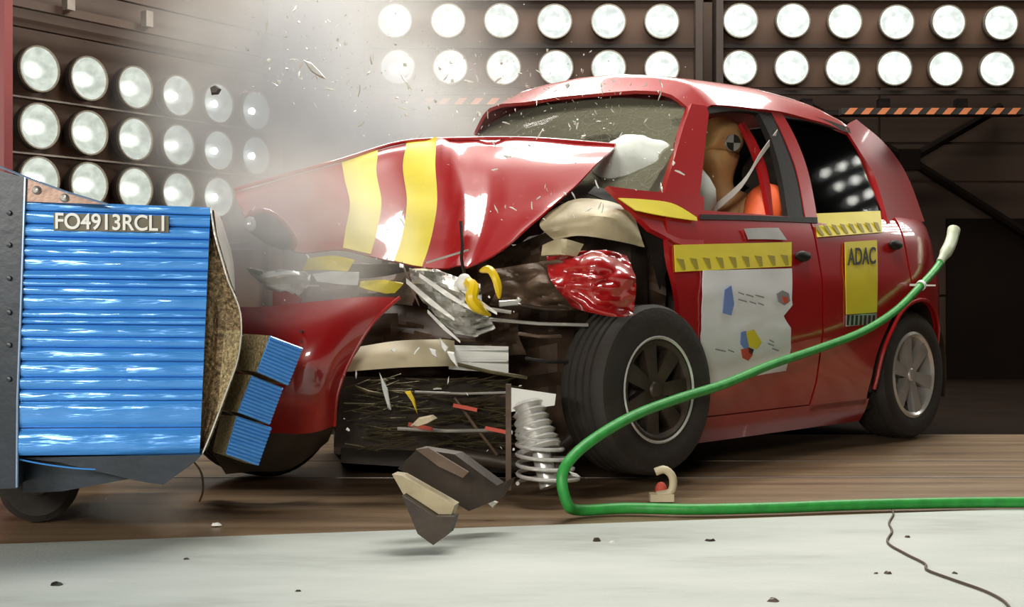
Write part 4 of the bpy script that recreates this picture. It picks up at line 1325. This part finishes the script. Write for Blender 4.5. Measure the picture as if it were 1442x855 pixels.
# ------------------------------------------------------------------ loose things on and above the floor
hk = MB()
hk.tube([cr([Vector((.46, 4.06, .018)), Vector((.505, 4.06, .03)), Vector((.51, 4.06, .075)), Vector((.485, 4.06, .10)), Vector((.455, 4.06, .092))], i / 14) for i in range(15)], [.013] * 15, 10)
hk.box((.475, 4.06, .012), (.075, .04, .024))
tag(hk.build('plastic_hook', 'cream'), 'small cream hook-shaped plastic piece standing on the floor by the front wheel', 'scrap')
tag(MB().ball((.478, 4.10, .028), (.02, .016, .028), 12).build('red_lens_piece', 'ink_red'), 'small dark red lens piece just behind the cream hook', 'scrap')
wp = [P(1256, 716, 0), ]
wpx = [(1255, 718), (1258, 726), (1252, 738), (1256, 750), (1250, 766), (1275, 782), (1302, 796), (1306, 805), (1340, 818), (1385, 834), (1412, 848), (1425, 862)]
wp = []
for x, y in wpx:
    Y = CAM_Z * F / (y - CY)
    wp.append(Vector(((x - CX) / F * Y, Y, .004)))
tag(MB().tube([cr(wp, i / 60) for i in range(61)], .0032, 6).build('thin_wire', 'wire'), 'thin brown wire snaking over the pale floor at right', 'wire')
# falling black bracket
fbk = thing('falling_bracket', 'big dark bent bracket with pale edge falling below the engine', 'bracket', P(620, 772, 3.2))
MB().prism([P(x, y, 3.42 + .0006 * (x - 560)) for x, y in ((588, 632), (640, 640), (700, 684), (716, 676), (700, 704), (660, 720), (628, 700), (560, 660))], (.02, .06, 0)).build('plate', 'dark', fbk, smooth=0)
MB().prism([P(x, y, 3.30) for x, y in ((552, 668), (566, 670), (640, 712), (634, 730), (610, 726), (570, 700))], (.01, .05, 0)).build('pale_edge', 'beige', fbk, smooth=0)
MB().prism([P(x, y, 3.26) for x, y in ((566, 698), (612, 728), (640, 728), (632, 752), (610, 768), (588, 752))], (.01, .05, 0)).build('lower_dark_piece', 'dark', fbk, smooth=0)  # dark slab below the pale edge
MB().prism([P(x, y, 3.40) for x, y in ((586, 632), (604, 630), (660, 664), (652, 672), (618, 656))], (.0, -.015, 0)).build('grey_rib', 'brown', fbk, smooth=0)


def chip(name, outline, Y, thick, m, label, cat='scrap', tilt=.0):
    pts_ = [P(x, y, Y + tilt * (x - outline[0][0])) for x, y in outline]
    c = sum(pts_, Vector()) / len(pts_)
    top = [c + (p - c) * .72 + Vector((0, -thick, 0)) for p in pts_]
    n = len(pts_)
    mb = MB().add(pts_ + top + [c + Vector((0, thick * .8, 0))], [tuple(range(n, 2 * n))] + [(i, (i + 1) % n, (i + 1) % n + n, i + n) for i in range(n)] + [(i, 2 * n, (i + 1) % n) for i in range(n)])
    return tag(mb.build(name, m, smooth=0), label, cat)


chip('dark_clump', [(296, 124), (304, 120), (312, 126), (308, 133), (298, 134)], 5.4, .03, 'dark', 'dark flying lump in front of the left lamp rack', tilt=0)
chip('foil_shard', [(427, 84), (438, 88), (452, 102), (460, 112), (452, 110), (438, 101)], 4.6, .02, 'white', 'white torn shard flying in the smoke with a dark underside', tilt=.001)
chip('foil_shard', [(684, 706), (694, 704), (702, 707), (694, 716), (690, 712)], 3.75, .01, 'white', 'little white chip flying above the floor right of the falling bracket')
chip('foil_shard', [(801, 664), (812, 667), (818, 672), (806, 671)], 3.8, .01, 'white', 'thin pale chip flying beneath the green cable')
chip('foam_scrap', [(578, 600), (590, 588), (610, 584), (616, 589), (604, 596), (586, 602)], 4.0, .02, 'cream', 'twisted cream foam scrap flying in front of the dark radiator', tilt=.0005)
chip('glass_splinter', [(619, 476), (632, 490), (628, 498), (622, 490)], 3.98, .01, 'white', 'upper white pointed splinter in front of the engine bay')
chip('glass_splinter', [(628, 494), (640, 496), (646, 520), (634, 506)], 3.98, .01, 'white', 'lower white pointed splinter in front of the engine bay')
chip('glass_splinter', [(604, 490), (614, 493), (617, 505), (608, 500)], 3.98, .01, 'white', 'short white splinter left of the two pointed splinters')
chip('clear_splinter', [(534, 524), (546, 548), (551, 578), (546, 574), (538, 548)], 3.98, .008, 'clear', 'long clear bluish splinter hanging below the pale intake box')
chip('yellow_leaf_scrap', [(570, 552), (578, 550), (584, 562), (588, 584), (580, 566)], 4.0, .008, 'ytube', 'mustard yellow leaf-shaped scrap in front of the radiator')


def ground(px, py):
    Y = CAM_Z * F / (py - CY)
    return Vector(((px - CX) / F * Y, Y, 0))


for k, (x, y, s, m, lab) in enumerate((
        (1000, 762, .020, 'dark', 'flat dark crumb on the pale floor below the cream hook'),
        (840, 762, .026, 'dark', 'long dark sliver on the pale floor near its back edge'),
        (862, 764, .016, 'white', 'white sliver on the floor beside the long dark sliver'),
        (1250, 808, .018, 'wire', 'brown crumb on the floor left of the thin wire'),
        (1234, 808, .010, 'wire', 'tiny brown crumb left of the bigger brown crumb by the wire'),
        (1278, 757, .016, 'wire', 'curled dark crumb right of the thin wire near the cable'),
        (1088, 847, .022, 'wire', 'flat brown crumb on the pale floor at the bottom middle'),
        (262, 788, .014, 'dark', 'small dark crumb on the pale floor at left'),
        (304, 740, .022, 'white', 'white paper scrap lying in the shadow below the barrier'),
        (150, 703, .010, 'white', 'tiny bright crumb on the runway under the barrier'),
        (420, 833, .012, 'dark', 'tiny black crumb on the bottom left of the pale floor'),
        (938, 715, .035, 'dark', 'flat black strip on the runway below the cream hook'),
        (1345, 808, .012, 'dark', 'small black crumb on the floor right of the thin wire'))):
    c = ground(x, y)
    s *= .55
    mb = MB()
    n = 7
    ring = [c + Vector((math.cos(6.283 * i / n) * s * random.uniform(.7, 1.5), math.sin(6.283 * i / n) * s * random.uniform(.5, 1.0), 0)) for i in range(n)]
    top = [c + (p - c) * .6 + Vector((0, 0, s * random.uniform(.3, .7))) for p in ring]
    mb.add(ring + top, [tuple(range(n))[::-1], tuple(range(n, 2 * n))] + [(i, (i + 1) % n, (i + 1) % n + n, i + n) for i in range(n)])
    tag(mb.build('debris_crumb', m, smooth=0), lab, 'crumb')
lp = MB().tube([cr([P(72, 824, 2.9), P(84, 830, 2.9), P(84, 846, 2.9), P(78, 852, 2.9)], i / 8) for i in range(9)], [.006, .012, .014, .014, .013, .012, .012, .01, .006], 8)
tag(lp.build('dark_lump', 'seal'), 'dark lump flying low over the pale floor at bottom left', 'scrap')

# ------------------------------------------------------------------ glass crumbs in the air
protos = []
for k in range(7):
    mb = MB()
    L_ = random.uniform(.5, 1.0) * (1.7 if k > 2 else 1)
    w_ = .32 if k < 3 else .10
    o3 = [Vector((-L_ / 2, 0, -w_ * .4)), Vector((L_ * .1, .08, -w_)), Vector((L_ / 2, 0, w_ * .2)), Vector((-L_ * .1, .1, w_))]
    mb.add(o3 + [p + Vector((.05, .16, .04)) for p in o3], [(0, 1, 2, 3), (7, 6, 5, 4), (0, 4, 5, 1), (1, 5, 6, 2), (2, 6, 7, 3), (3, 7, 4, 0)])
    me = mb.build('glass_crumb_shape', 'shard', smooth=0)
    protos.append(me.data)
    D.objects.remove(me)
regions = [((560, 860, 70, 200), 96, (4.4, 5.0), 'above the broken windscreen'), ((330, 560, 0, 130), 66, (4.4, 5.2), 'in the smoke left of the back lamps'),
           ((440, 640, 60, 200), 30, (4.4, 5.0), 'over the middle of the smoke'), ((760, 960, 110, 270), 40, (4.2, 4.5), 'beside the white airbag'),
           ((640, 860, 200, 330), 28, (3.9, 4.05), 'in front of the red hood'), ((340, 600, 290, 430), 20, (3.8, 4.0), 'between hood and bumper'),
           ((480, 740, 420, 640), 18, (3.85, 4.0), 'in front of the engine bay')]
shape_word = ['short blunt'] * 3 + ['long thin'] * 4
crumb_at = []
for (x0, x1, y0, y1), n, (ya, yb), where in regions:
    k = 0
    while k < n:
        x, y, Y = random.uniform(x0, x1), random.uniform(y0, y1), random.uniform(ya, yb)
        if 600 < x < 860 and 195 < y < 330 and ya > 4.1:
            continue
        k += 1
        third = ('left', 'middle', 'right')[min(2, int(3 * (x - x0) / (x1 - x0)))]
        half = 'high' if y < (y0 + y1) / 2 else 'low'
        crumb_at.append((P(x, y, Y), '%s %s (%s of that patch)' % (half, where, third)))
for p, where in crumb_at:
    k = random.randrange(7)
    o = D.objects.new('glass_crumb', protos[k])
    COL.objects.link(o)
    s = random.choice((.007, .010, .013, .018, .026)) * random.uniform(.8, 1.2)
    o.scale = (s, s, s)
    o.location = p
    o.rotation_euler = Euler([random.uniform(0, 6.28) for _ in range(3)])
    sz = 'bigger' if s > .014 else 'tiny'
    where, third = where.split(' (')[0], where.split('(')[1].split(' ')[0]
    tag(o, '%s %s glass crumb %s, %s third' % (sz, shape_word[k], where, third), 'glass crumb', '%s %s glass crumbs %s, %s third' % (sz, shape_word[k], where, third))
sm = MB()
for k in range(420):
    (x0, x1, y0, y1), n, (ya, yb), where = random.choice(regions[:4])
    p = P(random.gauss((x0 + x1) / 2, (x1 - x0) * .35), random.gauss((y0 + y1) / 2, (y1 - y0) * .35), random.uniform(4.4, 5.2))
    d = Vector((random.gauss(0, 1), random.gauss(0, 1), random.gauss(0, 1))).normalized() * random.uniform(.003, .008)
    e = d.orthogonal().normalized() * .0014
    sm.add([p - d, p + e, p + d, p - e, p + d.cross(e).normalized() * .0012], [(0, 1, 2, 3), (0, 4, 1), (1, 4, 2), (2, 4, 3), (3, 4, 0)])
o = sm.build('glass_dust', 'shard', smooth=0, kind='stuff')
tag(o, 'fine glitter of glass dust in the air above hood and windscreen', 'glass dust')


# ------------------------------------------------------------------ smoke
def smoke(name, c, rad, dens, label, seed):
    m = D.materials.new(name)
    m.use_nodes = True
    nt = m.node_tree
    nt.nodes.remove(nt.nodes['Principled BSDF'])
    pv_ = nt.nodes.new('ShaderNodeVolumeScatter')
    pv_.inputs['Color'].default_value = (.90, .88, .82, 1)
    pv_.inputs['Anisotropy'].default_value = 0.25
    tc = nt.nodes.new('ShaderNodeTexCoord')
    ln_ = nt.nodes.new('ShaderNodeVectorMath')
    ln_.operation = 'LENGTH'
    nt.links.new(tc.outputs['Object'], ln_.inputs[0])
    mr = nt.nodes.new('ShaderNodeMapRange')
    mr.interpolation_type = 'SMOOTHSTEP'
    mr.inputs['From Min'].default_value = .15
    mr.inputs['From Max'].default_value = .98
    mr.inputs['To Min'].default_value = 1
    mr.inputs['To Max'].default_value = 0
    nt.links.new(ln_.outputs['Value'], mr.inputs['Value'])
    mp = nt.nodes.new('ShaderNodeMapping')
    mp.inputs['Location'].default_value = (seed, seed * .3, 0)
    nt.links.new(tc.outputs['Object'], mp.inputs['Vector'])
    n = nt.nodes.new('ShaderNodeTexNoise')
    n.inputs['Scale'].default_value = 1.8
    n.inputs['Detail'].default_value = 3
    nt.links.new(mp.outputs[0], n.inputs['Vector'])
    m2 = nt.nodes.new('ShaderNodeMapRange')
    m2.inputs['From Min'].default_value = .34
    m2.inputs['From Max'].default_value = .66
    m2.inputs['To Min'].default_value = .15
    m2.inputs['To Max'].default_value = 1.6
    nt.links.new(n.outputs['Fac'], m2.inputs['Value'])
    mu = nt.nodes.new('ShaderNodeMath')
    mu.operation = 'MULTIPLY'
    nt.links.new(mr.outputs[0], mu.inputs[0])
    nt.links.new(m2.outputs[0], mu.inputs[1])
    mu2 = nt.nodes.new('ShaderNodeMath')
    mu2.operation = 'MULTIPLY'
    mu2.inputs[1].default_value = dens
    nt.links.new(mu.outputs[0], mu2.inputs[0])
    nt.links.new(mu2.outputs[0], pv_.inputs['Density'])
    nt.links.new(pv_.outputs[0], nt.nodes['Material Output'].inputs['Volume'])
    mb = MB().ball((0, 0, 0), 1.0, 24)
    M[name] = m
    o = mb.build(name, name)
    for v in o.data.vertices:
        v.co.z += 0
    # centre the unit ball on its own origin, then size it
    for v in o.data.vertices:
        v.co.z -= 1.0
    o.location = c
    o.scale = rad
    o['kind'] = 'stuff'
    return tag(o, label, 'smoke')


smoke('smoke_cloud', P(470, 140, 6.0), (1.15, .85, 1.0), 3.6, 'pale grey smoke cloud rising behind the hood in front of the left lamps', 2.0)
smoke('dust_haze', P(415, 325, 4.0), (.46, .24, .42), 6.5, 'thin dusty haze drifting over the nose of the red hood', 5.0)
